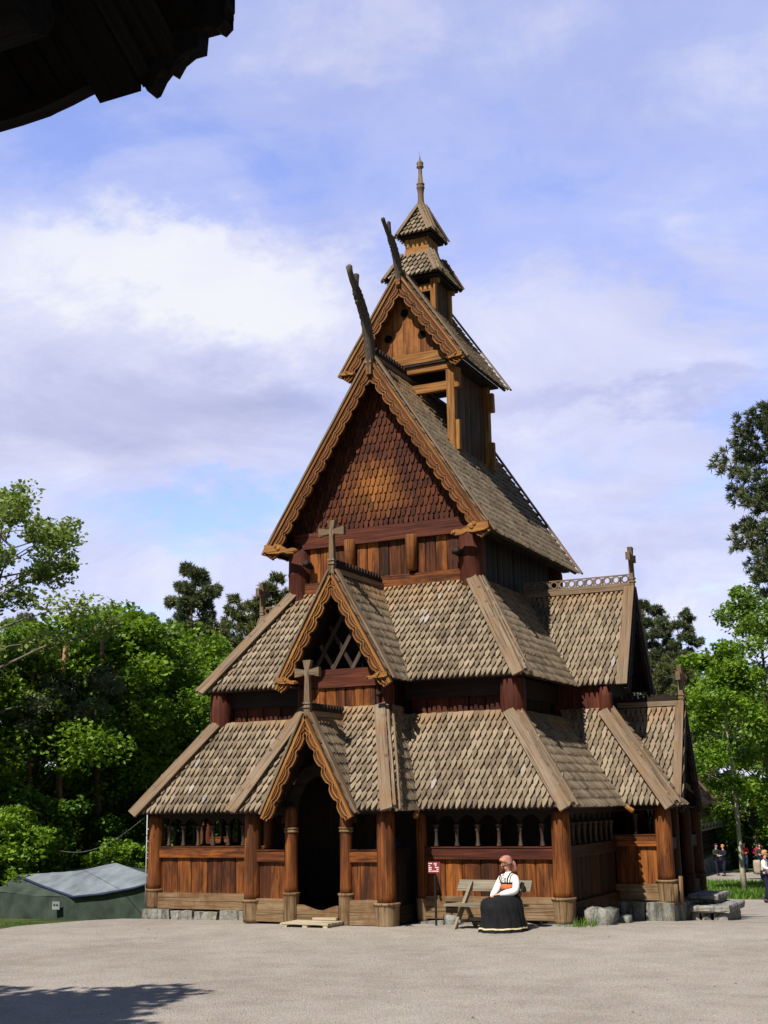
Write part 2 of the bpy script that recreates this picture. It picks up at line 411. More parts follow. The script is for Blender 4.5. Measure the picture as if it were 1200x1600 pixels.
# ================================================================== ground
def sheet(name, xs, ys, lift, mat, keep=None, bump=0.0):
    nx, ny = len(xs), len(ys)
    vs = []
    for y in ys:
        for x in xs: vs.append((x, y, gz(x, y) + lift + (bump * math.sin(x * 1.7 + y * .6) * math.cos(y * 1.3 - x * .4))))
    fs = []
    for j in range(ny - 1):
        for i in range(nx - 1):
            if keep and not keep((xs[i] + xs[i + 1]) / 2, (ys[j] + ys[j + 1]) / 2): continue
            fs.append([j * nx + i, j * nx + i + 1, (j + 1) * nx + i + 1, (j + 1) * nx + i])
    me = bpy.data.meshes.new(name); me.from_pydata(vs, [], fs); me.materials.append(mat)
    me.polygons.foreach_set('use_smooth', [True] * len(fs)); me.update()
    o = bpy.data.objects.new(name, me); COL.objects.link(o); o['kind'] = 'structure'
    return o
def gravel_mat():
    m, N = newmat('gravel')
    pos = N.n('ShaderNodeNewGeometry').outputs['Position']
    big = N.noise(pos, .22, 5, .6); mid = N.noise(pos, 1.6, 5, .65); fine = N.noise(pos, 30, 3, .7); vo = N.n('ShaderNodeTexVoronoi', None, Vector=pos, Scale=55.0)
    col = N.ramp(N.math('ADD', N.math('MULTIPLY', big, .55), N.math('MULTIPLY', mid, .45)), [(.34, (.285, .255, .228)), (.50, (.378, .346, .315)), (.64, (.44, .408, .375))])
    col = N.mix(1.0, col, N.ramp(fine, [(.32, .72), (.62, 1.12)]), 'MULTIPLY')
    col = N.mix(.35, col, N.mix(1.0, vo.outputs['Color'], (.55, .5, .45, 1), 'MULTIPLY'), 'SOFT_LIGHT')
    lit = N.ramp(N.noise(scl(N, pos, (.5, 1.6, 1)), 1.2, 6, .7), [(.56, 0.0), (.70, 1.0)])
    col = N.mix(N.math('MULTIPLY', lit, .35), col, (.22, .175, .13, 1))
    sp = N.ramp(N.noise(pos, 9, 2, .5), [(.66, 0.0), (.72, 1.0)])
    col = N.mix(N.math('MULTIPLY', sp, .4), col, (.17, .13, .10, 1))
    h = N.math('ADD', N.math('MULTIPLY', fine, .5), N.math('ADD', N.math('MULTIPLY', vo.outputs['Distance'], .6), N.math('MULTIPLY', mid, 1.2)))
    b = N.n('ShaderNodeBump', None, Strength=.8, Distance=.035, Height=h)
    p = N.n('ShaderNodeBsdfPrincipled', None, Base_Color=col, Roughness=.92, Normal=b.outputs[0]); p.inputs['Specular IOR Level'].default_value = .15
    N.out(p.outputs[0]); return m
def soil_mat():
    m, N = newmat('forest_floor')
    pos = N.n('ShaderNodeNewGeometry').outputs['Position']
    col = N.ramp(N.noise(pos, .9, 6, .65), [(.35, (.03, .035, .012)), (.5, (.05, .075, .02)), (.68, (.09, .12, .03))])
    b = N.n('ShaderNodeBump', None, Strength=.9, Distance=.08, Height=N.noise(pos, 9, 5, .7))
    p = N.n('ShaderNodeBsdfPrincipled', None, Base_Color=col, Roughness=.95, Normal=b.outputs[0]); p.inputs['Specular IOR Level'].default_value = .1
    N.out(p.outputs[0]); return m
M['gravel'] = gravel_mat(); M['soil'] = soil_mat()
def lin(a, b, n): return [a + (b - a) * i / n for i in range(n + 1)]
sheet('ground', [-400, -200, -120] + lin(-80, 60, 56) + [100, 200, 400], [-120, -60] + lin(-40, 120, 64) + [180, 300, 600], -.012, M['soil'])
# gravel yard round the church and the path beyond it
def yard(x, y):
    e = .35 * math.sin(x * 1.1) + .25 * math.sin(y * .9 + 1)
    if y < -.2 + e * .6 and x > -60: return x > -9.5 - (0 - y) * .9 + e
    if x < -4.4: return False
    if y < 9.9 and x < 6.4: return True
    return (y < 24.5 + e and x > 2.2 - .0 * y + e)
sheet('gravel_yard', lin(-40, 40, 230), lin(-50, 26, 218), .002, M['gravel'], yard)
def pathf(x, y):
    e = .3 * math.sin(x * .8 + 1)
    return 43 + e + (x + 1) * -.5 < y < 63 + e
sheet('gravel_path', lin(-22, 24, 60), lin(40, 64, 50), .0, M['gravel'], pathf)

# loose pebbles and bits on the gravel
def pebbles():
    rng = np.random.default_rng(77); vs = []; fs = []
    for _ in range(2600):
        x = rng.uniform(-3, 11); y = rng.uniform(-12.5, -1.2); r = rng.uniform(.004, .012) * (1.8 if rng.random() < .04 else 1)
        if not yard(x, y): continue
        z = gz(x, y); b = len(vs); a0 = rng.uniform(0, 6.3)
        for k in range(5): vs.append((x + r * math.cos(a0 + k * 1.257) * rng.uniform(.7, 1.2), y + r * math.sin(a0 + k * 1.257) * rng.uniform(.7, 1.2), z))
        for k in range(5): vs.append((x + .6 * r * math.cos(a0 + k * 1.257), y + .6 * r * math.sin(a0 + k * 1.257), z + r * rng.uniform(.5, .9)))
        fs += [[b + k, b + (k + 1) % 5, b + 5 + (k + 1) % 5, b + 5 + k] for k in range(5)] + [[b + 5 + k for k in range(5)]]
    me = bpy.data.meshes.new('pebbles'); me.from_pydata(vs, [], fs); me.materials.append(M['pebble']); me.update()
    o = bpy.data.objects.new('pebbles', me); COL.objects.link(o); o['kind'] = 'stuff'; tag(o, 'small loose pebbles scattered over the gravel yard', 'pebbles')
m_, N_ = newmat('pebble'); rr = N_.n('ShaderNodeNewGeometry').outputs['Random Per Island']
pp_ = N_.n('ShaderNodeBsdfPrincipled', None, Base_Color=N_.ramp(rr, [(0, (.12, .105, .09)), (.5, (.24, .215, .19)), (1, (.36, .335, .31))]), Roughness=.9); N_.out(pp_.outputs[0]); M['pebble'] = m_
pebbles()
# ================================================================== the church
CH = thing('stave_church', (0, 4.9, 0), 'tall dark timber stave church with stepped shingled roofs, dragon heads and a ridge turret', 'church')
A0, H0, M0, N0, ZT = 4.54, 1.95, 3.24, 0.96, 3.69
B0, P0, MBX, NB, ZTB, PS = 1.66, 0.99, 0.90, 0.41, 3.84, 0.99
YS, YE = 4.99, 9.75            # middle of the south gable; east eave
A1, Y1, H1, ZT1, D1 = 3.52, 0.78, 4.34, 6.43, 1.385
O = 0.32
YM = 4.87                      # middle of the upper storeys
mx = lambda p: V((-p[0], p[1], p[2]))
def my(p, c=YM): return V((p[0], 2 * c - p[1], p[2]))

def roof_face(part, deckname, poly, deck=.06, sh=True, **kw):
    """one slope: dark boarding under rows of shingles"""
    poly = [V(p) for p in poly]
    n = V((0, 0, 0))
    for i in range(1, len(poly) - 1): n += (poly[i] - poly[0]).cross(poly[i + 1] - poly[0])
    n.normalize()
    if n.z < 0: poly = [poly[1], poly[0]] + poly[:1:-1]; n = -n
    DECK.prism(poly, -n * deck, ax=(poly[1] - poly[0]))
    if sh: SH.shingles(poly, **kw)
def cap(mb, p0, p1, into, w=.2, th=.04, off=.092):
    """board lying along an edge of a slope; into = a point on that slope's side"""
    p0 = V(p0); p1 = V(p1); d = (p1 - p0).normalized(); q = V(into) - p0
    side = (q - d * q.dot(d)).normalized(); n = side.cross(d).normalized()
    if n.z < 0: n = -n
    a = p0 + n * off; b = p1 + n * off
    P = [a, a + side * w, a + side * w + n * th, a + n * th, b, b + side * w, b + side * w + n * th, b + n * th]
    mb.hexa(P, d)
def finish_roof(name, matname='shingle'):
    global SH, DECK
    o = SH.build(name, M[matname], CH)
    if DECK.v: DECK.build('boarding', M['dark'], o)
    SH = MB(); DECK = MB()
    return o
SH = MB(); DECK = MB()

# ---- lower roof round the ambulatory
VX = B0 - (B0 - MBX) * (ZT - H0) / (ZTB - H0)     # where the valley reaches the top of the slope
west_r = [(B0 + .0, 0, H0), (A0, 0, H0), (M0, N0, ZT), (VX, N0, ZT)]
roof_face(None, None, west_r)
roof_face(None, None, [mx(p) for p in west_r])
DN = NB + P0
VYS = YS - VX
south = [(A0, 0, H0), (A0, YS - B0, H0), (M0, VYS, ZT), (M0, N0, ZT)]
roof_face(None, None, south)
roof_face(None, None, [mx(p) for p in south])
south2 = [my(p, YS) for p in south]
south2[0] = V((A0, YE, H0)); south2[3] = V((M0, YE - N0, ZT))
roof_face(None, None, south2)
roof_face(None, None, [mx(p) for p in south2])
east = [(-A0, YE, H0), (A0, YE, H0), (M0, YE - N0, ZT), (-M0, YE - N0, ZT)]
roof_face(None, None, east, sh=False)
# west projection
G0, ZG, ZGS = .87, 3.63, 3.93
def porch_cut(zr):
    """half of the projection's front slope, left open under the porch gable"""
    k = (zr - .02 - H0) / (ZTB - H0)
    apex = (0, -P0 + DN0 * k, zr - .02) if k < 1 else (0, NB, ZTB)
    P = [(G0 - .06, -P0, H0), (B0, -P0, H0), (MBX, NB, ZTB)]
    if k < .995: P.append((0, NB, ZTB))
    else:
        # the porch ridge is higher than this roof: cut where it crosses the top edge
        xt = G0 * (1 - (ZTB - H0) / (zr - H0)); apex = (xt, NB, ZTB)
    return P + [apex]
DN0 = NB + P0
pw = porch_cut(ZG)
roof_face(None, None, pw); roof_face(None, None, [mx(p) for p in pw])
pws = [(B0, -P0, H0), (B0, .0, H0), (VX, N0, ZT), (VX - .06, N0 + .05, ZTB), (MBX, NB, ZTB)]
roof_face(None, None, pws)
roof_face(None, None, [mx(p) for p in pws])
# south projection (and its twin on the north)
sp = [(A0 + PS - (p[1] + P0), YS + p[0], p[2]) for p in porch_cut(ZGS)]
spw = [(A0, YS - B0, H0), (A0 + PS, YS - B0, H0), (A0 + PS - DN, YS - MBX, ZTB), (M0 - .05, YS - MBX, ZTB), (M0, VYS, ZT)]
for f in (lambda p: V(p), mx):
    roof_face(None, None, [f(p) for p in sp]); roof_face(None, None, [f(my(p, YS)) for p in sp])
    roof_face(None, None, [f(p) for p in spw])
    roof_face(None, None, [f(my(p, YS)) for p in spw])
finish_roof('lower_roof')
def hip(name, p0, p1, intos, parent=None):
    m = MB()
    for q, w in intos: cap(m, p0, p1, q, w)
    if len(intos) > 1: m.beam(V(p0) + V((0, 0, .095)), V(p1) + V((0, 0, .095)), .05, .06)
    return m.build(name, M['grey'], parent or CH)
for f in (lambda p: V(p), mx):
    hip('hip_board', f((A0 + .02, -.03, H0 - .03)), f((M0, N0, ZT)), [(f((0, 0, H0)), .21), (f((A0, 5, H0)), .09)])
    hip('hip_board', f((B0 + .02, -P0 - .03, H0 - .03)), f((MBX, NB, ZTB)), [(f((0, -P0, H0)), .22), (f((B0, 2, H0)), .03)])
    for s in (lambda p: V(p), lambda p: my(p, YS)):
        hip('hip_board', f(s((A0 + PS + .03, YS - B0 - .02, H0 - .03))), f(s((A0 + PS - DN, YS - MBX, ZTB))), [(f(s((A0, YS - B0, H0))), .21), (f(s((A0 + PS, YS, H0))), .06)])
# little spouts where the valleys meet the eaves
for f in (lambda p: V(p), mx):
    for a, b in (((B0, .06, H0 + .06), (B0 + .03, -.16, H0 - .13)), ((A0 - .06, YS - B0, H0 + .06), (A0 + .18, YS - B0 - .03, H0 - .12))):
        q = MB(); a = f(a); b = f(b)
        q.sweep([a, a.lerp(b, .6), b, b.lerp(a, -.06)], [.04, .05, .055, .03], 8)
        q.build('valley_spout', M['gold'], CH, True)

# ---- gabled roofs
def scallop(L, w, amp, n, lo=.03, hi=.06):
    """wavy lower edge of a barge board: (t, width) pairs"""
    pts = []; k = 8
    for i in range(n):
        amp_i = amp * random.uniform(.8, 1.2)
        for j in range(k):
            x = j / k
            s = (abs(math.sin(PI * x)) ** .55 * (.55 + .6 * x)) * amp_i - (0.35 * amp_i if .05 < x < .2 else 0)
            pts.append(((i + x) / n, w + s))
    pts.append((1.0, w))
    return pts
def barge(c, along, half, ze, zr, out, w=.27, foot=.12, th=.055, waves=None, beaks=True, mats=('barge', 'gold')):
    """pair of carved barge boards. c = centre point on the gable plane, along = horizontal unit vector in the plane, out = outward normal"""
    along = V(along); out = V(out)
    for sgn in (-1, 1):
        F = V(c) + along * (half * sgn); F.z = ze
        A = V(c); A.z = zr
        d = (A - F); L = d.length; d.normalize()
        inn = out.cross(d); 
        if inn.z > 0: inn = -inn
        inn.normalize()
        nw = waves or max(5, int(L / .29))
        F2 = F - d * foot; L2 = L + foot
        lim = lambda t, ww: min(ww, max(.02, (L2 - t * L2) * (half / max(zr - ze, .01)) ** -1 * .0 + 9))
        tops = []; bots = []; r1 = []; r2 = []; r3 = []; r4 = []; r5 = []; r6 = []
        for t, ww in scallop(L2, w, .055, nw):
            p = F2 + d * (t * L2)
            # keep the board on its own side of the gable's centre line
            def clampc(q):
                s_ = (q - V(c)).dot(along) * sgn
                if s_ < 0.004: q = q - along * (sgn * (s_ - .004))
                return q
            tops.append(clampc(p + inn * -.02)); bots.append(clampc(p + inn * ww))
            r1.append(clampc(p + inn * (ww - .026))); r2.append(clampc(p + inn * (ww - .008)))
            r3.append(clampc(p + inn * (ww * .95 - .085))); r4.append(clampc(p + inn * (ww * .95 - .066))); r5.append(clampc(p + inn * (ww * .72 - .085))); r6.append(clampc(p + inn * (ww * .72 - .07)))
        b = MB(); b.strip(tops, bots, out * th, ax=d)
        o = b.build('barge_board', M[mats[0]], CH)
        q = MB(); q.strip(r1, r2, out * .022, ax=d); q.strip(r3, r4, out * .02, ax=d); q.strip(r5, r6, out * .014, ax=d)
        q.strip([p + inn * .015 for p in tops], [p + inn * .06 for p in tops], out * .03, ax=d)
        for vv in q.v: vv += out * (th + .0)
        q.build('carved_moulding', M[mats[1]], o)
        if beaks:
            k = beaks if not isinstance(beaks, bool) else .8
            # animal-head beam end pointing towards the middle of the gable
            base = F + V((0, 0, .02)) + out * (th * .5)
            dr = -along * sgn
            pl = [(-.02, .0), (.10, -.05), (.34, -.07), (.48, -.045), (.58, -.09), (.74, -.10), (.84, -.06), (.82, .0), (.72, .03), (.60, .015), (.50, .06), (.40, .13), (.28, .17), (.22, .11), (.12, .15), (.0, .16)]
            poly = [base + dr * (x * k) + V((0, 0, y * k)) for x, y in pl]
            g = MB(); g.prism(poly, out * (.09), ax=dr)
            g2 = g
            for cx_, cz_, rr in ((.77, -.04, .05), (.36, .04, .06), (.30, .10, .05)):
                ctr = base + dr * (cx_ * k) + V((0, 0, cz_ * k)) + out * .06
                g2.sweep([ctr - out * .02, ctr + out * .03, ctr + out * .055], [rr * k, rr * k, rr * k * .5], 10)
            g.build('beast_head_bracket', M['gold'], CH)
def gable_roof(name, along, out, c_front, depth_l, half, ze, zr, slopes, verge=.14, capsides=(1, -1), **kw):
    """slopes: list of (side, polygon)"""
    global SH
    for sd, poly in slopes: roof_face(None, None, poly, **kw)
    finish_roof(name)

def ridge_board(p0, p1, name='ridge_board'):
    b = MB(); b.beam(p0, p1, .17, .07, off=.06); return b
def verge_boards(mb, c, along, half, ze, zr, inward, w=.15):
    for sgn in (-1, 1):
        F = V(c) + V(along) * (half * sgn); F.z = ze
        A = V(c); A.z = zr
        cap(mb, F, A, F + V(inward), w, .04, .07)

def rings(mb, p0, p1, pitch=.195, r=.085, base=.05):
    p0 = V(p0); p1 = V(p1); d = (p1 - p0); L = d.length; d.normalize(); sd = d.cross(V((0, 0, 1)))
    n = max(1, int(L / pitch))
    mb.beam(p0 + V((0, 0, .015)), p1 + V((0, 0, .015)), .05, .04)
    for i in range(n):
        c = p0 + d * ((i + .5) * L / n) + V((0, 0, r + .03))
        vs = []; k = 14
        A = [c + (d * math.cos(2*PI*j/k) + V((0, 0, math.sin(2*PI*j/k)))) * r - sd * .02 for j in range(k + 1)]
        B = [c + (d * math.cos(2*PI*j/k) + V((0, 0, math.sin(2*PI*j/k)))) * (r * .68) - sd * .02 for j in range(k + 1)]
        mb.strip(A, B, sd * .04, ax=d)
    for i in range(n + 1):
        c = p0 + d * (i * L / n)
        mb.beam(c + V((0, 0, .03)), c + V((0, 0, 2 * r + .0)), .034, .03, up=d)
    mb.beam(p0 + V((0, 0, 2 * r + .035)), p1 + V((0, 0, 2 * r + .035)), .036, .024)
def comb(mb, p0, p1, h=.16, pitch=.11):
    """dark saw-toothed ridge crest"""
    p0 = V(p0); p1 = V(p1); d = p1 - p0; L = d.length; d.normalize(); sd = d.cross(V((0, 0, 1)))
    n = max(3, int(L / pitch)); A = []; B = []
    for i in range(n):
        for x, y in ((0, .55), (.25, 1.0), (.6, .95), (.85, .5)):
            q = p0 + d * ((i + x) * L / n); A.append(q + V((0, 0, h * y)) - sd * .03); B.append(q - V((0, 0, .05)) - sd * .03)
    mb.strip(A, B, sd * .06, ax=d)

def cross(x, y, z, along, h=.95, w=.52, name='gable_cross', s=1.0):
    """wooden cross with flaring arms on a collared foot; (x, y, z) = bottom"""
    a = V(along); out = a.cross(V((0, 0, 1))); c = V((x, y, z)); t = .095 * s
    P = lambda u, v: c + a * (u * s) + V((0, 0, v * s)) - out * (t / 2)
    k = h - .22
    m = MB()
    m.prism([P(-.055, -.25), P(.055, -.25), P(.06, .12), P(-.06, .12)], out * t)
    m.prism([P(-.072, .12), P(.072, .12), P(.072, .15), P(-.072, .15)], out * (t + .02))
    m.prism([P(-.06, .15), P(.06, .15), P(.055, .19), P(-.055, .19)], out * t)
    m.prism([P(-.072, .19), P(.072, .19), P(.072, .22), P(-.072, .22)], out * (t + .02))
    m.prism([P(-.06, .22), P(.06, .22), P(.04, k - .08), P(-.04, k - .08)], out * t)
    m.prism([P(-.04, k - .08), P(.04, k - .08), P(.055, k - .03), P(.055, k + .03), P(.045, k + .06), P(-.045, k + .06), P(-.055, k + .03), P(-.055, k - .03)], out * t)
    m.prism([P(-.045, k + .06), P(.045, k + .06), P(.085, h), P(-.085, h)], out * t)
    for sg in (-1, 1):
        m.prism([P(sg * .055, k - .045), P(sg * .055, k + .045), P(sg * w / 2, k + .085), P(sg * w / 2, k - .085)], out * t, ax=a)
    return m.build(name, M['grey'], CH)

# -- west porch gable over the portal
PF = -P0 - .04
sl = (ZTB - H0) / DN
yb = -P0 + (ZG - H0) / sl + .12
for f in (lambda p: V(p), mx):
    roof_face(None, None, [f((G0, PF, H0 - .04)), f((G0, PF + .14, H0 - .04)), f((0, yb, ZG)), f((0, PF, ZG))])
finish_roof('porch_roof')
barge((0, PF - .06, 0), (1, 0, 0), G0, H0 - .02, ZG, (0, -1, 0), w=.145, foot=.1, beaks=False)
vb = MB(); verge_boards(vb, (0, PF - .10, 0), (1, 0, 0), G0 + .02, H0 - .08, ZG + .01, (0, 1, 0), .13)
vb.beam((0, PF, ZG - .02), (0, yb, ZG - .02), .13, .1, off=.06); vb.build('porch_verge_board', M['grey'], CH)
q = MB(); comb(q, (0, PF + .12, ZG + .08), (0, yb + .1, ZG + .08)); q.build('ridge_crest', M['dark'], CH)
cross(0, PF - .02, ZG + .02, (1, 0, 0), .98, .5)
# -- south and north porch gables
GP = A0 + PS - .1
xb = A0 + PS - (ZGS - H0) / sl - .1
for f in (lambda p: V(p), mx):
    for s in (lambda p: V(p), lambda p: my(p, YS)):
        roof_face(None, None, [f(s(p)) for p in [(GP - .16, YS - G0, H0 - .04), (GP, YS - G0, H0 - .04), (GP, YS, ZGS), (xb - .5, YS, ZGS)]])
    finish_roof('porch_roof')
    ox = f((1, 0, 0))
    barge(f((GP + .0, YS, 0)), (0, 1, 0), G0, H0 - .02, ZGS, ox, w=.17, foot=.1, beaks=False, mats=('dark', 'dark'))  # dark timber here paints in the shade on the side barge boards
    vb = MB(); verge_boards(vb, f((GP + .06, YS, 0)), (0, 1, 0), G0 + .02, H0 - .08, ZGS + .01, -ox, .17)
    vb.beam(f((GP, YS, ZGS - .02)), f((xb - .7, YS, ZGS - .02)), .13, .1, off=.06); vb.build('porch_verge_board', M['grey'], CH)
    q = MB(); comb(q, f((GP - .1, YS, ZGS + .08)), f((xb - .7, YS, ZGS + .08))); q.build('ridge_crest', M['dark'], CH)
    p = f((GP, YS, ZGS)); cross(p.x, p.y, p.z, (0, 1, 0), .80, .42)

# ---- middle roof (over the aisles)
n1 = Y1 + D1; m1 = A1 - D1; Y1E = 2 * YM - Y1
G1, YG1, ZG1 = 1.17, .0, 6.40
s1 = (ZT1 - H1) / D1
wv = Y1 + (ZG1 - H1) / s1
sg1 = (ZG1 - H1) / G1
# west slope, cut round the gable
for f in (lambda p: V(p), mx):
    roof_face(None, None, [f(p) for p in [(G1, Y1, H1), (A1, Y1, H1), (m1, n1, ZT1), (.02, n1, ZT1), (.02, wv, ZG1)]])
gs1 = 1.03
sv = [(A1, Y1, H1), (A1, YS - gs1, H1), (A1 - (ZG1 - H1) / s1, YS, ZG1), (m1, YS, ZT1), (m1, n1, ZT1)]
sv2 = [my(p, YS) for p in sv]; sv2[0] = V((A1, Y1E, H1)); sv2[4] = V((m1, Y1E - D1, ZT1))
for f in (lambda p: V(p), mx):
    roof_face(None, None, [f(p) for p in sv]); roof_face(None, None, [f(p) for p in sv2])
roof_face(None, None, [(-A1, Y1E, H1), (A1, Y1E, H1), (m1, Y1E - D1, ZT1), (-m1, Y1E - D1, ZT1)], sh=False)
finish_roof('middle_roof')
for f in (lambda p: V(p), mx):
    hip('hip_board', f((A1 + .02, Y1 - .02, H1 - .02)), f((m1, n1, ZT1)), [(f((0, Y1, H1)), .22), (f((A1, 5, H1)), .09)])
# west gable of the middle storey
for f in (lambda p: V(p), mx):
    roof_face(None, None, [f((G1, YG1, H1)), f((G1, Y1 + .03, H1)), f((0, wv + .05, ZG1)), f((0, YG1, ZG1))])
finish_roof('gable_roof')
barge((0, YG1 - .055, 0), (1, 0, 0), G1, H1 + .0, ZG1, (0, -1, 0), w=.17, beaks=.52)
vb = MB(); verge_boards(vb, (0, YG1 - .09, 0), (1, 0, 0), G1 + .03, H1 - .06, ZG1 + .02, (0, 1, 0), .15)
vb.beam((0, YG1, ZG1 - .01), (0, wv + .2, ZG1 - .01), .15, .1, off=.06); vb.build('gable_verge_board', M['grey'], CH)
q = MB(); comb(q, (0, YG1 + .12, ZG1 + .09), (0, n1 + .05, ZG1 + .09), .2, .13); q.build('ridge_crest', M['dark'], CH)
cross(0, YG1 - .05, ZG1 + .05, (1, 0, 0), .98, .55)
# south and north gables of the middle storey
GX = 4.53
for f in (lambda p: V(p), mx):
    for s in (lambda p: V(p), lambda p: my(p, YS)):
        roof_face(None, None, [f(s(p)) for p in [(A1 - .03, YS - gs1, H1), (GX, YS - gs1, H1), (GX, YS, ZG1), (A1 - (ZG1 - H1) / s1 - .05, YS, ZG1)]])
    finish_roof('gable_roof')
    ox = f((1, 0, 0))
    barge(f((GX, YS, 0)), (0, 1, 0), gs1, H1, ZG1, ox, w=.2, beaks=False, mats=('dark', 'dark'))  # shade of the unlit gable end put into the barge colour
    vb = MB(); verge_boards(vb, f((GX + .08, YS, 0)), (0, 1, 0), gs1 + .03, H1 - .06, ZG1 + .02, -ox, .22)
    vb.beam(f((GX, YS, ZG1 - .0)), f((m1 - .1, YS, ZG1 - .0)), .18, .13, off=.06); vb.build('gable_verge_board', M['grey'], CH)
    q = MB(); rings(q, f((m1 + .0, YS, ZG1 + .12)), f((GX - .03, YS, ZG1 + .12))); q.build('ridge_crest', M['grey'], CH)
    p = f((GX + .02, YS, ZG1 + .03)); cross(p.x, p.y, p.z, (0, 1, 0), .88, .5)

# ---- main roof
A2, Y2, H2, ZR2, Y2B = 2.56, 1.87, 7.34, 11.33, 7.66
for f in (lambda p: V(p), mx):
    roof_face(None, None, [f((A2, Y2, H2)), f((A2, Y2B, H2)), f((0, Y2B, ZR2)), f((0, Y2, ZR2))])
finish_roof('main_roof')
barge((0, Y2 - .055, 0), (1, 0, 0), A2, H2, ZR2, (0, -1, 0), w=.235, foot=.05, beaks=.95)
vb = MB(); verge_boards(vb, (0, Y2 - .09, 0), (1, 0, 0), A2 + .04, H2 - .07, ZR2 + .02, (0, 1, 0), .15)
verge_boards(vb, (0, Y2B + .09, 0), (1, 0, 0), A2 + .04, H2 - .07, ZR2 + .02, (0, -1, 0), .15)
vb.beam((0, Y2, ZR2), (0, Y2B, ZR2), .16, .1, off=.06); vb.build('main_verge_board', M['grey'], CH)
q = MB(); comb(q, (0, Y2 + .2, ZR2 + .1), (0, 3.75, ZR2 + .1), .24, .14); q.build('ridge_crest', M['dark'], CH)

# gable wall of the main roof: scales, beams, planks
def up_main(u, v, vm):
    x = (u - 2.1); z = v
    d = math.hypot((x + .15) / 1.25, (z - .75) / 1.15)
    return max(0.0, 1.0 - d) + random.uniform(-.08, .08)
yw = 2.19; k2 = A2 / (ZR2 - H2)
zs = 7.75; hwid = (ZR2 - zs - .15) * k2
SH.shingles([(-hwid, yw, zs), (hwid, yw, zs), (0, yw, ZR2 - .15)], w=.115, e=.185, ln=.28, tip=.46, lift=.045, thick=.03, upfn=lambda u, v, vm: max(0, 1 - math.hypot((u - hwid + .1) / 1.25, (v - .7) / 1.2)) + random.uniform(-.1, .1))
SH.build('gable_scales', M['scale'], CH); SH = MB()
b = MB(); b.prism([(-hwid - .05, yw + .01, zs - .3), (hwid + .05, yw + .01, zs - .3), (hwid + .05, yw + .01, zs), (0, yw + .01, ZR2 - .1), (-hwid - .05, yw + .01, zs)], (0, .08, 0)); b.build('gable_wall', M['dark'], CH)
def planks(x0, x1, y, z0, z1, w, mat, name='plank_wall', th=.05, parent=CH, axis='x', out=-1, curve=.012, jz=.0):
    """row of vertical planks; axis = direction the row runs in; out = side they face"""
    b = MB(); n = max(1, round((x1 - x0) / w)); ws = [random.uniform(.8, 1.2) for _ in range(n)]; t = sum(ws); a = x0
    for k in range(n):
        e = a + (x1 - x0) * ws[k] / t
        dz = random.uniform(-jz, jz)
        lo, hi = a + .005, e - .005; pr = random.uniform(0, .012)
        prof = [(lo, 0), (lo + .012, curve), ((lo + hi) / 2, curve * 1.8), (hi - .012, curve), (hi, 0)]
        if axis == 'x':
            poly = [(p, y + out * (q + pr), z0) for p, q in prof] + [(hi, y - out * th, z0), (lo, y - out * th, z0)]
        else:
            poly = [(y + out * (q + pr), p, z0) for p, q in prof] + [(y - out * th, hi, z0), (y - out * th, lo, z0)]
        b.prism(poly, (0, 0, z1 - z0 + dz)); a = e
    return b.build(name, M[mat], parent)
planks(-1.98, 1.98, 2.2, 6.62, 7.42, .27, 'tar')
b = MB(); b.box(-2.0, 2.0, 2.10, 2.24, 6.43, 6.66, 'x', j=.006); b.build('sill_beam', M['tar'], CH)
b = MB(); b.box(-2.05, 2.05, 2.09, 2.25, 7.40, 7.74, 'x', j=.006); b.build('tie_beam', M['red'], CH)
for x, z0, z1 in ((-.70, 6.85, 7.5), (.72, 6.74, 7.46)):
    b = MB(); b.lathe(x, 2.10, [(.06, z0 - .03), (.105, z0), (.13, z1 - .02), (.12, z1)], 14); b.build('half_log_stub', M['belfry'], CH, True)
for x, z in ((-1.66, 7.02), (1.78, 6.96)):
    b = MB()
    b.sweep([(x, 2.15, z), (x, 1.98, z + .01), (x + .02, 1.88, z + .03), (x + .03, 1.84, z + .05)], [.06, .07, .085, .05], 10)
    b.sweep([(x - .1, 2.0, z + .02), (x, 1.96, z + .03), (x + .1, 2.0, z + .02)], [.04, .06, .04], 8)
    b.build('beam_end', M['dark'], CH, True)
for sx in (-1, 1):
    for yy in (2.27, 2 * YM - 2.27):
        b = MB(); b.lathe(sx * 1.98, yy, [(.15, 6.02), (.24, 6.10), (.265, 6.25), (.265, 6.84), (.275, 6.86), (.275, 6.90), (.265, 6.92), (.26, 7.3), (.2, 7.55)], 18)
        b.build('corner_post', M['red'], CH, True)
b = MB(); b.box(-2.0, 2.0, 2.27, Y2B - .3, 4.2, 7.6, j=0); b.build('nave_upper_wall', M['dark'], CH)
planks(2.4, Y2B - .32, 2.02, 6.3, 7.5, .3, 'dark', axis='y', out=1)
b = MB(); b.prism([(-2.05, Y2B - .3, 7.3), (2.05, Y2B - .3, 7.3), (0, Y2B - .3, ZR2 - .12)], (0, .06, 0)); b.build('east_gable_wall', M['dark'], CH)
for sx in (-1, 1):
    b = MB(); b.box(sx * 2.3 - .08, sx * 2.3 + .08, Y2 + .05, Y2B - .05, 7.36, 7.52, 'y'); b.build('wall_or_shade_plate', M['dark'], CH)

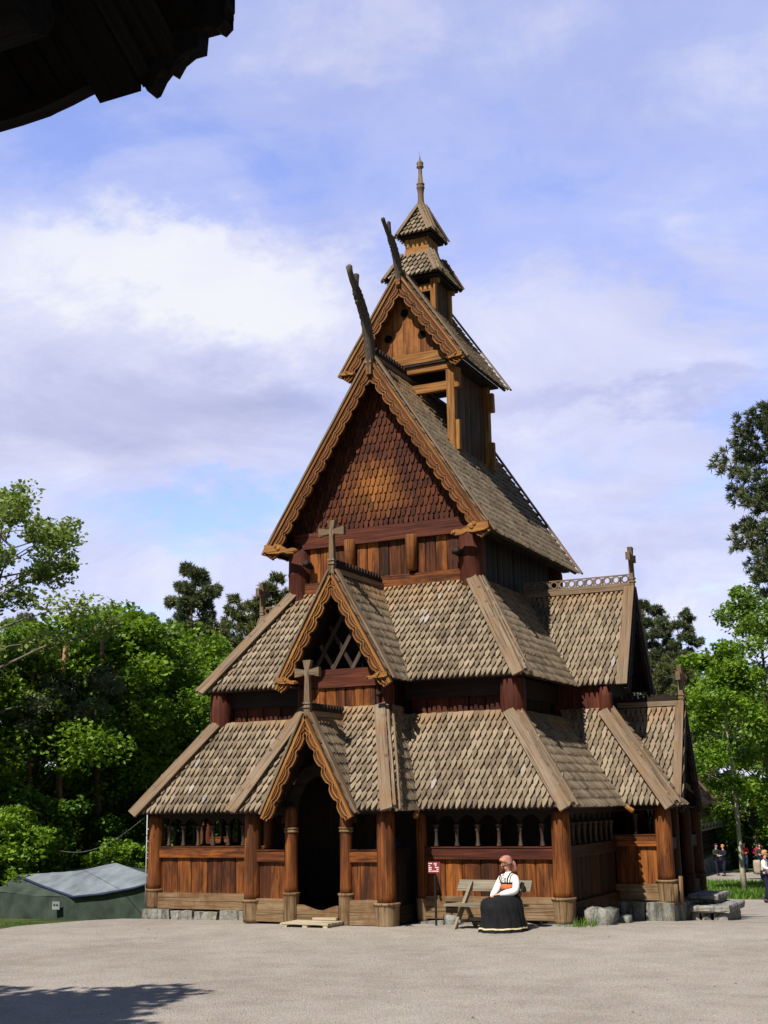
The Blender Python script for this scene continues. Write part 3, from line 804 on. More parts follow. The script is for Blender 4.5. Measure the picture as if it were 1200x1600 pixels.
# ---- dragon heads on the ridge ends
def dragon(pts, rad, tips, lean=.0):
    b = MB(); n = 12
    P = [V(p) for p in pts]
    pp = []; rr = []
    for i in range(len(P) - 1):
        for k in range(5):
            t = k / 5; pp.append(P[i].lerp(P[i + 1], t)); r = rad[i] * (1 - t) + rad[i + 1] * t
            rr.append(r * (1 + .07 * math.sin(9.1 * (i * 5 + k))))
    pp.append(P[-1]); rr.append(rad[-1])
    b.sweep(pp, rr, n, squash=.62, up=(0, -1, .3))
    o = b.build('dragon_head', M['head'], CH, True)
    for t in tips:
        q = MB(); q.sweep([V(x) for x, r in t], [r for x, r in t], 9, squash=.8, up=(0, -1, .3)); q.build('dragon_jaw', M['head'], o, True)
    return o
dragon([(0, 1.80, 10.95), (0, 1.80, 11.35), (0, 1.72, 11.75), (0, 1.56, 12.15), (0, 1.36, 12.42), (0, 1.18, 12.62), (0, 1.09, 12.74)], [.13, .165, .165, .155, .15, .145, .10],
       [[((0, 1.12, 12.68), .085), ((0, .98, 12.80), .08), ((0, .86, 12.96), .075), ((0, .82, 13.07), .085), ((0, .80, 13.09), .05)],
        [((0, 1.14, 12.66), .08), ((0, 1.14, 12.82), .07), ((0, 1.16, 12.95), .07), ((0, 1.165, 13.01), .075), ((0, 1.165, 13.03), .04)],
        [((0, 1.28, 12.50), .06), ((0, 1.17, 12.40), .05), ((0, 1.12, 12.36), .03)]])
dragon([(0, 3.40, 13.55), (0, 3.36, 13.9), (0, 3.25, 14.18), (0, 3.10, 14.42), (0, 2.95, 14.56), (0, 2.86, 14.62)], [.12, .14, .135, .125, .12, .085],
       [[((0, 2.90, 14.56), .06), ((0, 2.76, 14.68), .06), ((0, 2.62, 14.80), .055), ((0, 2.54, 14.88), .06), ((0, 2.52, 14.9), .04)],
        [((0, 2.92, 14.56), .06), ((0, 2.88, 14.74), .052), ((0, 2.86, 14.88), .052), ((0, 2.855, 14.93), .055), ((0, 2.855, 14.95), .03)],
        [((0, 3.04, 14.46), .05), ((0, 2.96, 14.38), .04), ((0, 2.93, 14.35), .025)]])
b = MB(); b.box(-.06, .06, Y2 - .2, Y2 - .08, 10.95, 11.95, j=.004)
b.box(-.075, .075, Y2 - .215, Y2 - .07, 11.2, 11.24); b.box(-.075, .075, Y2 - .215, Y2 - .07, 11.5, 11.54); b.build('gable_post', M['gold'], CH)
b = MB(); b.box(-.05, .05, 3.46 - .19, 3.46 - .08, 13.58, 14.0, j=.004)
b.box(-.06, .06, 3.46 - .2, 3.46 - .07, 13.66, 13.7); b.box(-.06, .06, 3.46 - .2, 3.46 - .07, 13.85, 13.89); b.build('gable_post', M['gold'], CH)

# ---- ridge turret
A3, Y3, H3, ZR3, Y3B = 1.50, 3.46, 11.64, 13.88, 6.12
for f in (lambda p: V(p), mx):
    roof_face(None, None, [f((A3, Y3, H3)), f((A3, Y3B, H3)), f((0, Y3B, ZR3)), f((0, Y3, ZR3))], w=.125, e=.17, ln=.25)
finish_roof('turret_roof')
barge((0, Y3 - .055, 0), (1, 0, 0), A3, H3, ZR3, (0, -1, 0), w=.26, foot=.05, beaks=.45)
vb = MB(); verge_boards(vb, (0, Y3 - .09, 0), (1, 0, 0), A3 + .03, H3 - .05, ZR3 + .02, (0, 1, 0), .12)
verge_boards(vb, (0, Y3B + .09, 0), (1, 0, 0), A3 + .03, H3 - .05, ZR3 + .02, (0, -1, 0), .12)
vb.beam((0, Y3, ZR3), (0, Y3B, ZR3), .14, .08, off=.05); vb.build('turret_verge_board', M['grey'], CH)
# boarded gable with three round sound holes
yt = 3.66
b = MB(); kk = A3 / (ZR3 - H3)
xs = [-1.12, -.70, -.33, .0, .36, .72, 1.12]
for i in range(6):
    x0, x1 = xs[i] + .004, xs[i + 1] - .004
    t0 = ZR3 - .2 - abs(x0) / kk; t1 = ZR3 - .2 - abs(x1) / kk
    b.prism([(x0, yt, 11.98), (x1, yt, 11.98), (x1, yt, t1), (x0, yt, t0)], (0, .04, 0))
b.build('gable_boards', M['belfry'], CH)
b = MB()
for x, z in ((-.02, 13.02), (-.44, 12.46), (.40, 12.42)):
    b.sweep([(x, yt - .004, z), (x, yt + .06, z)], [.10, .10], 18)
b.build('sound_hole', M['pitch'], CH, True)
b = MB(); b.box(-1.2, 1.2, 3.56, 3.70, 11.72, 11.97, 'x', j=.005); b.box(-1.15, 1.15, 3.60, 3.71, 11.50, 11.71, 'x', j=.004); b.build('tie_beam', M['gold'], CH)
b = MB(); b.box(-1.12, 1.12, 3.62, 3.76, 11.02, 11.22, 'x', j=.005); b.build('turret_rail', M['gold'], CH)
b = MB(); b.box(-.10, .02, 3.5, 3.62, 11.25, 11.62, j=.004); b.build('hanging_block', M['gold'], CH)
for sx in (-1, 1):
    for yy in (3.70, 5.82):
        b = MB(); b.box(sx * 1.07 - .09, sx * 1.07 + .09, yy - .09, yy + .09, 9.3, 11.66, j=.006)
        o = b.build('turret_post', M['gold'], CH)
        c_ = MB(); c_.box(sx * 1.07 - .06 + sx * .15, sx * 1.07 + .06 + sx * .15, yy - .075, yy + .075, 11.05, 11.5, j=.008)
        c_.box(sx * 1.07 - .05 + sx * .14, sx * 1.07 + .05 + sx * .14, yy - .06, yy + .06, 9.62, 10.3, j=.008)
        c_.build('beam_end', M['gold'], o)
for sx in (-1, 1):
    planks(3.82, 5.7, sx * 1.06, 9.5, 11.6, .34, 'belfry_shaded', name='turret_side_wall', axis='y', out=sx)
b = MB()
for z in (10.3, 11.12): b.box(-1.0, 1.0, 5.76, 5.9, z, z + .17, 'x', j=.004)
for x in (-.36, .36): b.box(x - .06, x + .06, 5.77, 5.89, 9.8, 11.6)
b.build('back_frame', M['dark'], CH)
b = MB(); b.box(-1.35, 1.35, 3.55, 6.0, 11.66, 11.70, 'x'); b.build('turret_ceiling', M['dark'], CH)
# second stage
YC = 4.74
for sx in (-1, 1):
    for yy in (YC - .45, YC + .45):
        b = MB(); b.box(sx * .46 - .065, sx * .46 + .065, yy - .065, yy + .065, 12.7, 14.12, j=.004); o = b.build('stage_post', M['gold'], CH)
        c_ = MB(); c_.box(sx * .46 - .05 + sx * .10, sx * .46 + .05 + sx * .10, yy - .05, yy + .05, 13.9, 14.0); c_.build('beam_end', M['gold'], o)
for sx in (-1, 1): planks(YC - .38, YC + .38, sx * .45, 12.8, 14.1, .25, 'belfry_shaded', name='stage_side_wall', axis='y', out=sx)
b = MB(); b.box(-.4, .4, YC - .51, YC - .40, 13.72, 13.90, 'x', j=.003); b.build('stage_rail', M['gold'], CH)
b = MB(); b.box(-.4, .4, YC + .40, YC + .45, 12.8, 14.1); b.build('stage_back_wall', M['dark'], CH)
def pyramid(name, s, z0, r, z1, **kw):
    global SH, DECK
    for k in range(4):
        rot = Matrix.Rotation(k * PI / 2, 3, 'Z')
        poly = [V((0, YC, 0)) + rot @ V(p) for p in [(-s, -s, z0), (s, -s, z0), (r, -r, z1), (-r, -r, z1)]]
        roof_face(None, None, poly, deck=.04, **kw)
    o = finish_roof(name)
    for k in range(4):
        rot = Matrix.Rotation(k * PI / 2, 3, 'Z'); g = lambda p: V((0, YC, 0)) + rot @ V(p)
        m = MB(); cap(m, g((s, -s, z0 - .02)), g((r, -r, z1)), g((0, -s, z0)), .10, .03, .075); cap(m, g((s, -s, z0 - .02)), g((r, -r, z1)), g((s, 0, z0)), .08, .03, .075)
        m.beam(g((s, -s, z0 - .02)) + V((0, 0, .07)), g((r, -r, z1)) + V((0, 0, .07)), .05, .05); m.build('hip_board', M['grey'], o)
    b = MB(); b.box(-s + .06, s - .06, YC - s + .06, YC + s - .06, z0 - .075, z0 - .03, 'x'); b.build('soffit', M['dark'], o)
pyramid('stage_roof', .70, 14.09, .36, 14.76, w=.12, e=.16, ln=.23, lift=.05, thick=.035)
b = MB(); b.prism([(-.36, YC - .36, 14.6), (.36, YC - .36, 14.6), (.36, YC + .36, 14.6), (-.36, YC + .36, 14.6)], (0, 0, .2))
P8 = lambda r, z: [(-r, YC - r, z), (r, YC - r, z), (r, YC + r, z), (-r, YC + r, z)]
b.hexa(P8(.345, 14.72) + P8(.30, 14.98), (1, 0, 0)); b.hexa(P8(.29, 14.985) + P8(.29, 15.27), (0, 0, 1))
for sx in (-1, 1): b.box(sx * .26 - .045, sx * .26 + .045, YC - .31, YC - .24, 14.99, 15.26)
b.build('lantern_box', M['gold'], CH)
pyramid('spire_roof', .455, 15.27, .05, 16.12, w=.115, e=.15, ln=.21, lift=.05, thick=.035)
b = MB(); b.lathe(0, YC, [(.115, 16.02), (.10, 16.12), (.075, 16.3), (.07, 16.46), (.088, 16.60), (.10, 16.62), (.10, 16.65), (.085, 16.67), (.085, 16.69), (.10, 16.71), (.10, 16.735), (.07, 16.76), (.045, 17.0), (.05, 17.1), (.045, 17.14), (.085, 17.17), (.09, 17.20), (.06, 17.22), (.085, 17.26), (.08, 17.30), (.03, 17.36), (.008, 17.46), (.003, 17.6)], 14)
b.build('spire', M['grey'], CH, True)
# ---- middle storey walls
planks(VX + .1, M0 - .2, N0 + .26, 3.45, 4.55, .37, 'red', curve=.035)
planks(-M0 + .2, -VX - .1, N0 + .26, 3.45, 4.55, .37, 'red', curve=.02)
for sx in (-1, 1):
    planks(N0 + .3, YS - MBX - .05, sx * (M0 - .24), 3.45, 4.6, .36, 'dark', axis='y', out=sx)
    planks(YS + MBX + .05, YE - N0 - .3, sx * (M0 - .24), 3.45, 4.6, .36, 'dark', axis='y', out=sx)
    for yy in (N0 + .10, YE - N0 - .10):
        b = MB(); b.lathe(sx * (M0 - .06), yy, [(.10, 3.30), (.19, 3.36), (.235, 3.48), (.24, 3.9), (.235, 4.25), (.17, 4.42)], 18)
        b.build('corner_post', M['red'], CH, True)
# dark boards added to stand in for the shade under the middle eaves
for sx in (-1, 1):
    b = MB(); b.box(min(sx * .98, sx * (M0 - .26)), max(sx * .98, sx * (M0 - .26)), N0 + .10, N0 + .22, 4.0, 4.36, 'x'); b.build('wall_or_shade_plate', M['dark'], CH)
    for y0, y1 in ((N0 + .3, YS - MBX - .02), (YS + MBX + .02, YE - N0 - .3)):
        b = MB(); b.box(sx * (M0 - .19) - .06, sx * (M0 - .19) + .06, y0, y1, 3.98, 4.36, 'y'); b.build('wall_or_shade_plate', M['dark'], CH)
# inner boxes that close the building
b = MB(); b.box(-M0 + .32, M0 - .32, N0 + .34, YE - N0 - .34, -.5, 4.62); b.build('nave_wall', M['dark'], CH)
for f in (lambda p: V(p), mx):
    for s in (lambda p: V(p), lambda p: my(p, YS)):
        p, q_ = f(s((M0 - .25, YS - MBX - .02, 3.3))), f(s((A0 + PS - DN - .03, YS - MBX + .04, 4.6)))
        b = MB(); b.box(min(p.x, q_.x), max(p.x, q_.x), min(p.y, q_.y), max(p.y, q_.y), 3.6, 4.62); b.build('transept_wall', M['red'], CH)
for sx in (-1, 1):
    X = A0 + PS - DN
    b = MB()
    b.prism([(sx * (X - .1), YS - MBX + .05, 3.5), (sx * (X - .1), YS + MBX - .05, 3.5), (sx * (X - .1), YS + gs1 - .12, 4.6), (sx * (X - .1), YS, ZG1 - .15), (sx * (X - .1), YS - gs1 + .12, 4.6)], (sx * .06, 0, 0))
    b.build('gable_wall', M['dark'], CH)
    for yy in (YS - MBX, YS + MBX):
        b = MB(); b.lathe(sx * (X - .04), yy, [(.06, 3.52), (.12, 3.58), (.14, 3.7), (.14, 4.1), (.12, 4.3)], 14); b.build('corner_post', M['red'], CH, True)
# west gable of the middle storey: boards, beam, lattice
yg = NB + .02
planks(-.86, .86, yg, 3.6, 4.24, .22, 'tar')
b = MB(); b.box(-.98, .98, yg - .07, yg + .05, 4.25, 4.60, 'x', j=.005); b.build('tie_beam', M['red'], CH)
b = MB(); b.box(-.84, .84, yg - .05, yg + .03, 3.72, 3.83, 'x', j=.004); b.build('sill_beam', M['tar'], CH)
b = MB()
b.prism([(-.9, yg + .45, 4.3), (.9, yg + .45, 4.3), (.95, yg + .45, 4.72), (0, yg + .45, ZG1 - .15), (-.95, yg + .45, 4.72)], (0, .05, 0))
for sx in (-1, 1): b.box(sx * .86 - .03, sx * .86 + .03, yg + .06, N0 + .2, 3.5, 4.62)
b.build('gable_wall', M['dark'], CH)
b = MB()
for i, c in enumerate((-.62, -.22, .20, .60)):
    for sg in (-1, 1):
        # diagonal battens, clipped to the gable opening
        p = V((c, yg - .02 - .03 * (sg > 0), 4.6)); L = 0
        for k in range(60):
            q = p + V((sg * .6, 0, 1.0)) * (k * .03)
            if abs(q.x) > (ZG1 - .42 - q.z) / sg1 : break
            L = k * .03
        if L > .1: b.beam(p - V((sg * .6, 0, 1.0)) * .03, p + V((sg * .6, 0, 1.0)) * L, .072, .03, up=(0, -1, 0))
b.build('lattice', M['baluster'], CH)
for sx in (-1, 1):
    b = MB(); b.lathe(sx * .90, yg + .02, [(.05, 3.74), (.11, 3.80), (.13, 3.92), (.13, 4.2), (.10, 4.34)], 14); b.build('corner_post', M['red'], CH, True)
    b = MB(); b.sweep([(sx * .78, yg, 4.06), (sx * .78, yg - .12, 4.07), (sx * .79, yg - .18, 4.09)], [.05, .06, .03], 8); b.build('beam_end', M['dark'], CH, True)

# ---- ambulatory: posts, panels, balusters
def post(x, y, r, z0, ztop, base_h, rb, ring=None, mats=('post', 'sill')):
    zb = z0 + base_h
    b = MB(); b.lathe(x, y, [(r * 1.04, zb - .03), (r * 1.04, zb + .1), (r, z0 + .9), (r * .98, ztop - .25), (r * .92, ztop - .08), (r * .6, ztop)], 18)
    o = b.build('post', M[mats[0]], CH, True)
    q = MB(); q.lathe(x, y, [(rb * .84, z0 - .02), (rb * .88, z0 + .05), (rb * .93, zb - .08), (rb * .96, zb - .045), (rb * 1.03, zb - .035), (rb * 1.03, zb - .005), (rb * .95, zb + .0)], 14)
    q.build('post_base', M[mats[1]], o, True)
    if ring:
        g = MB(); g.lathe(x, y, [(r * 1.02, ring - .05), (r * 1.14, ring - .045), (r * 1.14, ring - .02), (r * 1.03, ring - .015), (r * 1.03, ring + .01), (r * 1.14, ring + .015), (r * 1.14, ring + .035), (r * 1.02, ring + .04)], 16)
        g.build('ring', M['sill'], o, True)
    return o
def baluster(x, y, z0, z1, parent, mat='baluster'):
    h = z1 - z0; b = MB()
    b.lathe(x, y, [(r * .62, z0 + z) for r, z in ((.075, 0), (.075, .035), (.05, .045), (.07, .07), (.045, .095), (.05, .16), (.05, .24), (.06, .28), (.085, .30), (.055, .315), (.085, .335), (.06, .35), (.10, .37), (.10, .39))], 10)
    o = b.build('baluster', M[mat], parent, True)
def panel(p0, p1, out, zr=(1.06, 1.25), zs=(.05, .42), zg=0.0, nb=0, pw=.32, mat='tar', sill='sill', arcade=True, sm='tar'):
    """parapet between two posts: plank wall over a sill beam, hand rail, turned balusters, arcade board under the eave"""
    p0 = V((p0[0], p0[1], 0)); p1 = V((p1[0], p1[1], 0)); d = (p1 - p0).normalized(); L = (p1 - p0).length; o_ = V((out[0], out[1], 0))
    b = MB(); n = max(1, round(L / pw)); ws = [random.uniform(.85, 1.15) for _ in range(n)]; t = sum(ws); a = 0
    for k in range(n):
        e = a + L * ws[k] / t; q0 = p0 + d * (a + .006); q1 = p0 + d * (e - .006); pr = random.uniform(0, .01)
        poly = [q0 - o_ * .03, q0 + o_ * (pr - .004), q0.lerp(q1, .06) + o_ * (pr + .008), q0.lerp(q1, .5) + o_ * (pr + .016), q0.lerp(q1, .94) + o_ * (pr + .008), q1 + o_ * (pr - .004), q1 - o_ * .03]
        b.prism([q + V((0, 0, zs[1] - .03 + zg)) for q in poly], (0, 0, zr[0] - zs[1] + .06)); a = e
    w = b.build('wall_panel', M[mat], CH)
    b = MB(); c0 = p0 + V((0, 0, (zr[0] + zr[1]) / 2 + zg)); b.beam(c0 + o_ * .015, c0 + d * L + o_ * .015, .13, zr[1] - zr[0]); b.beam(c0 + V((0, 0, (zr[1] - zr[0]) / 2 + .012)) + o_ * .015, c0 + d * L + V((0, 0, (zr[1] - zr[0]) / 2 + .012)) + o_ * .015, .16, .02); b.build('rail', M[sm], w)
    b = MB(); zm = (zs[0] + zs[1]) / 2 + zg; hh = (zs[1] - zs[0]) / 2
    b.beam(p0 + V((0, 0, zm + hh / 2)) + o_ * .02, p1 + V((0, 0, zm + hh / 2)) + o_ * .02, .15, hh - .006)
    b.beam(p0 + V((0, 0, zm - hh / 2)) + o_ * .028, p1 + V((0, 0, zm - hh / 2)) + o_ * .028, .16, hh - .006); b.build('sill_beam', M[sill], w)
    z0 = zr[1] + .022 + zg
    for k in range(nb):
        q = p0 + d * (L * (k + .5) / nb); baluster(q.x, q.y, z0, 1.8, w)
    if arcade and nb:
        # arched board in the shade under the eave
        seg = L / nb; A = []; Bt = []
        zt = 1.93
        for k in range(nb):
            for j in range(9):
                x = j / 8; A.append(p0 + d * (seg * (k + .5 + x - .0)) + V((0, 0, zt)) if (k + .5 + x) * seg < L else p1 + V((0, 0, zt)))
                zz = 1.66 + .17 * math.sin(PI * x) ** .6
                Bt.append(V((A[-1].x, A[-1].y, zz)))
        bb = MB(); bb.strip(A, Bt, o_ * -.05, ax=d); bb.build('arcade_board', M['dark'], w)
    return w
TOP = H0 - .03
IW, IS = A0 - O, A0 + PS - O
bw = B0 - O; py = -P0 + O          # inner corners of the west projection
# posts, west front
post(-IW, O, .155, .13, TOP, .36, .19)
post(IW, O, .165, .02, TOP, .42, .215)
post(-bw - .03, py, .155, .02, TOP + .05, .38, .20)
post(bw, py, .165, -.03, TOP + .05, .41, .235)
post(-.56, py, .12, .0, TOP + .12, .53, .155, ring=1.62)
post(.56, py, .115, -.02, TOP + .12, .55, .155, ring=1.62)
post(bw + .26, O - .03, .10, .0, TOP, .4, .13)
post(-bw - .26, O - .03, .10, .0, TOP, .4, .13)
panel((-IW + .14, O), (-bw - .33, O), (0, -1), nb=7, zs=(.12, .42), zr=(1.09, 1.28), pw=.36)
panel((bw + .34, O), (IW - .14, O), (0, -1), nb=6, zs=(.05, .44), zr=(1.07, 1.26), pw=.33, sm='red')
panel((-bw + .1, py), (-.66, py), (0, -1), zs=(.02, .42), pw=.7, sill='sill')
panel((.66, py), (bw - .14, py), (0, -1), zs=(.0, .42), pw=.7, sill='sill')
for sx in (-1, 1): panel((sx * bw, py + .14), (sx * bw, O - .03), (sx, 0), zr=(1.06, 1.25), zs=(.0, .3), mat='dark', sill='dark', sm='dark')
# portal: arch, threshold, door
b = MB(); A = []; Bq = []
for k in range(17):
    a = PI * k / 16; A.append((.46 * math.cos(a), py - .0, 1.72 + .84 * math.sin(a) ** .85)); Bq.append((.78 * math.cos(a) * (1 - .25 * math.sin(a)), py - .0, 1.74 + 1.06 * math.sin(a)))
b.strip(A, Bq, (0, .08, 0), ax=(1, 0, 0)); b.build('portal_arch', M['dark'], CH)
b = MB(); T = []; Bt = []
for k in range(13):
    x = -.42 + .84 * k / 12; T.append((x, py - .06, .30 - .10 * math.cos(PI * x / .9) ** 2 + .02)); Bt.append((x, py - .06, .0))
b.strip(T, Bt, (0, .16, 0), ax=(1, 0, 0)); b.build('threshold', M['sill'], CH)
b = MB()
for k in range(4): b.box(-.44 + k * .22, -.226 + k * .22, N0 + .28, N0 + .33, .1, 2.3)
b.build('nave_door', M['dark'], CH)
b = MB(); b.box(-bw + .05, bw - .05, py + .1, N0 + .2, -.1, .14, 'x'); b.build('porch_floor', M['dark'], CH)
# south and north sides
for sx in (-1, 1):
    Xw, Xs = sx * IW, sx * IS
    m_ = 'tar' if sx > 0 else 'tar'
    for ym, s in ((YS - bw, 1), (YS + bw, -1)):
        panel((Xw, O + .15) if s > 0 else (Xw, YE - O - .15), (Xw, ym), (sx, 0), nb=9, zs=(-.12, .34), zr=(1.07, 1.26), mat='tar_shaded', sill='tar_shaded', sm='tar_shaded', pw=.3)
        panel((Xw + sx * .02, ym), (Xs - sx * .12, ym), (0, -s), nb=1 if sx > 0 else 0, zs=(.17, .47), zr=(1.17, 1.37), mat='tar', pw=.4, arcade=False)
        post(Xs, ym, .16, .13, TOP + .05, .42, .21, mats=('post', 'sill') if s > 0 else ('tar_shaded', 'tar_shaded'))  # rear porch posts get the shade-darkened tar
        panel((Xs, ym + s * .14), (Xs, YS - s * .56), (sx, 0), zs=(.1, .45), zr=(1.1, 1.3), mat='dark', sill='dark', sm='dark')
        post(Xs, YS - s * .56, .115, .1, TOP + .1, .45, .15, mats=('tar_shaded', 'tar_shaded'))
    post(Xw, YE - O, .16, -.1, TOP, .4, .2)
b = MB(); b.box(-IW, IW, YE - O - .05, YE - O + .05, -.7, 1.95); b.build('east_wall', M['tar'], CH)
for sx in (-1, 1):
    b = MB(); b.box(sx * IW - .08, sx * IW + .08, O, YE - O, 1.83, 1.99, 'y'); b.build('wall_or_shade_plate', M['dark'], CH); b = MB(); b.box(sx * IS - .08, sx * IS + .08, YS - bw, YS + bw, 1.86, 2.02, 'y')
    b.build('wall_or_shade_plate', M['dark'], CH)
    for yy in (YS - bw, YS + bw):
        b = MB(); b.box(min(sx * IW, sx * IS) + .08, max(sx * IW, sx * IS) - .08, yy - .07, yy + .07, 1.86, 2.0, 'x'); b.build('wall_or_shade_plate', M['dark'], CH)
    b = MB(); b.box(sx * bw - .07, sx * bw + .07, py + .08, O - .08, 1.88, 2.03, 'y'); b.build('wall_or_shade_plate', M['dark'], CH)
    b = MB(); b.box(min(sx * (bw - .05), sx * IW) + .09, max(sx * (bw - .05), sx * IW) - .09, O - .08, O + .08, 1.84, 2.0, 'x'); b.build('wall_or_shade_plate', M['dark'], CH)
    b = MB(); b.box(min(sx * .62, sx * bw), max(sx * .62, sx * bw), py - .07, py + .07, 1.88, 2.03, 'x'); b.build('wall_or_shade_plate', M['dark'], CH)
# stone footing: individual rough blocks
def rock(mb, x0, x1, y0, y1, z0, z1, j=.03, n=3):
    """rough block: subdivided box with pushed vertices"""
    me = {}; vs = []; fs = []
    def vid(i, jx, k):
        key = (i, jx, k)
        if key not in me:
            me[key] = len(vs)
            edge = sum(1 for a in key if a in (0, n))
            f = .045 if edge >= 2 else 0.0
            p = V((x0 + (x1 - x0) * i / n, y0 + (y1 - y0) * jx / n, z0 + (z1 - z0) * k / n)); c = V(((x0 + x1) / 2, (y0 + y1) / 2, (z0 + z1) / 2))
            p = p.lerp(c, f) + V([random.uniform(-j, j) for _ in range(3)])
            vs.append(p)
        return me[key]
    for a in range(n):
        for b_ in range(n):
            fs += [[vid(a, b_, 0), vid(a, b_ + 1, 0), vid(a + 1, b_ + 1, 0), vid(a + 1, b_, 0)], [vid(a, b_, n), vid(a + 1, b_, n), vid(a + 1, b_ + 1, n), vid(a, b_ + 1, n)],
                   [vid(a, 0, b_), vid(a + 1, 0, b_), vid(a + 1, 0, b_ + 1), vid(a, 0, b_ + 1)], [vid(a, n, b_), vid(a, n, b_ + 1), vid(a + 1, n, b_ + 1), vid(a + 1, n, b_)],
                   [vid(0, a, b_), vid(0, a, b_ + 1), vid(0, a + 1, b_ + 1), vid(0, a + 1, b_)], [vid(n, a, b_), vid(n, a + 1, b_), vid(n, a + 1, b_ + 1), vid(n, a, b_ + 1)]]
    mb._add(vs, fs, [V(p) for p in vs]); return mb
def footing(p0, p1, ztop, depth=.5, w=.34, ln=.6, drop=.45):
    b = MB(); p0 = V((p0[0], p0[1], 0)); p1 = V((p1[0], p1[1], 0)); L = (p1 - p0).length; d = (p1 - p0).normalized(); a = 0
    while a < L - .05:
        l = min(random.uniform(.6, 1.4) * ln, L - a); q0 = p0 + d * (a + .01); q1 = p0 + d * (a + l - .01); s = d.cross(V((0, 0, 1))) * (w / 2)
        xs = [q.x for q in (q0 - s, q0 + s, q1 - s, q1 + s)]; ys = [q.y for q in (q0 - s, q0 + s, q1 - s, q1 + s)]
        rock(b, min(xs), max(xs), min(ys), max(ys), ztop - drop, ztop + random.uniform(-.03, .0), .014, 3); a += l
    return b.build('stone_footing', M['stone'], CH)
footing((-IW - .2, O - .02), (-bw, O - .02), .12)
footing((bw + .2, O - .02), (IW + .25, O - .02), .03, w=.4)
footing((-bw, py), (bw, py), -.01, drop=.3)
footing((IW, O + .2), (IW, YS - bw - .2), -.10)
footing((IW - .05, YS - bw - .04), (IS + .22, YS - bw - .04), .165, ln=.5, w=.46, drop=.7)
footing((IS + .02, YS - bw + .25), (IS + .02, YS + bw), .12, drop=.7)
footing((-IW, O + .2), (-IW, YE - O), -.02, drop=.6); footing((IW, YS + bw), (IW, YE - O), .0, drop=.8)
# ================================================================== vegetation
M['maple'] = leaf_mat('maple_leaves', (.065, .145, .012), (.20, .335, .030), .42, (.24, .36, .045))
M['maple_pale'] = leaf_mat('pale_maple_leaves', (.07, .15, .02), (.20, .32, .05), .40, (.28, .40, .09))
M['deep'] = leaf_mat('deep_green_leaves', (.026, .070, .006), (.085, .18, .014), .35)
M['airy'] = leaf_mat('young_ash_leaves', (.11, .17, .045), (.24, .32, .09), .4)
M['pine'] = leaf_mat('pine_needles', (.060, .082, .045), (.14, .17, .085), .25, (.19, .21, .11))
M['pine_warm'] = leaf_mat('warm_pine_needles', (.060, .080, .030), (.15, .17, .060), .25, (.21, .21, .08))  # warmer, browner needle tone than the other pines
M['spruce'] = leaf_mat('spruce_needles', (.012, .028, .012), (.04, .065, .025), .12)
M['grass'] = leaf_mat('grass_blades', (.05, .12, .012), (.13, .25, .03), .35, (.24, .27, .08))
def bark(name, a, b, sc=7.0):
    m, N = newmat(name); pos = N.n('ShaderNodeNewGeometry').outputs['Position']
    col = N.ramp(N.noise(scl(N, pos, (1, 1, .25)), sc, 5, .65), [(.35, a), (.65, b)])
    bb = N.n('ShaderNodeBump', None, Strength=.8, Distance=.03, Height=N.noise(scl(N, pos, (1, 1, .2)), sc * 3, 4, .7))
    p = N.n('ShaderNodeBsdfPrincipled', None, Base_Color=col, Roughness=.9, Normal=bb.outputs[0]); N.out(p.outputs[0]); return m
M['bark'] = bark('grey_bark', (.06, .05, .04), (.17, .14, .11)); M['bark_pale'] = bark('pale_young_bark', (.26, .22, .16), (.48, .42, .32), 5.0)
M['bark_pine'] = bark('pine_bark', (.12, .06, .035), (.33, .17, .10))

def leaves(P, size, stretch=1.5, updir=.35, rng=RNG, axis=None):
    """numpy leaf quads (kite shaped, slightly folded) at points P -> verts, faces"""
    n = len(P)
    nr = rng.normal(size=(n, 3)); nr[:, 2] = np.abs(nr[:, 2]) + updir; nr /= np.linalg.norm(nr, axis=1)[:, None]
    t = rng.normal(size=(n, 3)) if axis is None else axis + rng.normal(size=(n, 3)) * .45
    t -= nr * (t * nr).sum(1)[:, None]; t /= np.linalg.norm(t, axis=1)[:, None] + 1e-9
    b = np.cross(nr, t)
    s = size * rng.uniform(.6, 1.3, n)[:, None]
    v = np.stack([P - t * s * stretch * .5, P + b * s * .5 - nr * s * .12, P + t * s * stretch * .5, P - b * s * .5 - nr * s * .12], 1).reshape(-1, 3)
    return v
def leaf_object(name, vs, mat, parent=None, loc=(0, 0, 0), off=0):
    n = len(vs) // 4
    me = bpy.data.meshes.new(name)
    me.vertices.add(4 * n); me.vertices.foreach_set('co', vs.astype(np.float32).ravel())
    me.loops.add(4 * n); me.loops.foreach_set('vertex_index', np.arange(4 * n, dtype=np.int32))
    me.polygons.add(n); me.polygons.foreach_set('loop_start', np.arange(0, 4 * n, 4, dtype=np.int32)); me.polygons.foreach_set('loop_total', np.full(n, 4, dtype=np.int32))
    me.materials.append(mat); me.update(calc_edges=True)
    o = bpy.data.objects.new(name, me); COL.objects.link(o); o.location = loc
    if parent: o.parent = parent
    return o
def crown_points(rng, clusters, n, rad):
    """points clustered round the given clump centres"""
    k = len(clusters); idx = rng.integers(0, k, n)
    d = rng.normal(size=(n, 3)); d /= np.linalg.norm(d, axis=1)[:, None]
    r = rad * rng.uniform(0, 1, n) ** .45
    c = clusters[idx]
    return c[:, :3] + d * (r * c[:, 3])[:, None] * np.array([1, 1, .72])
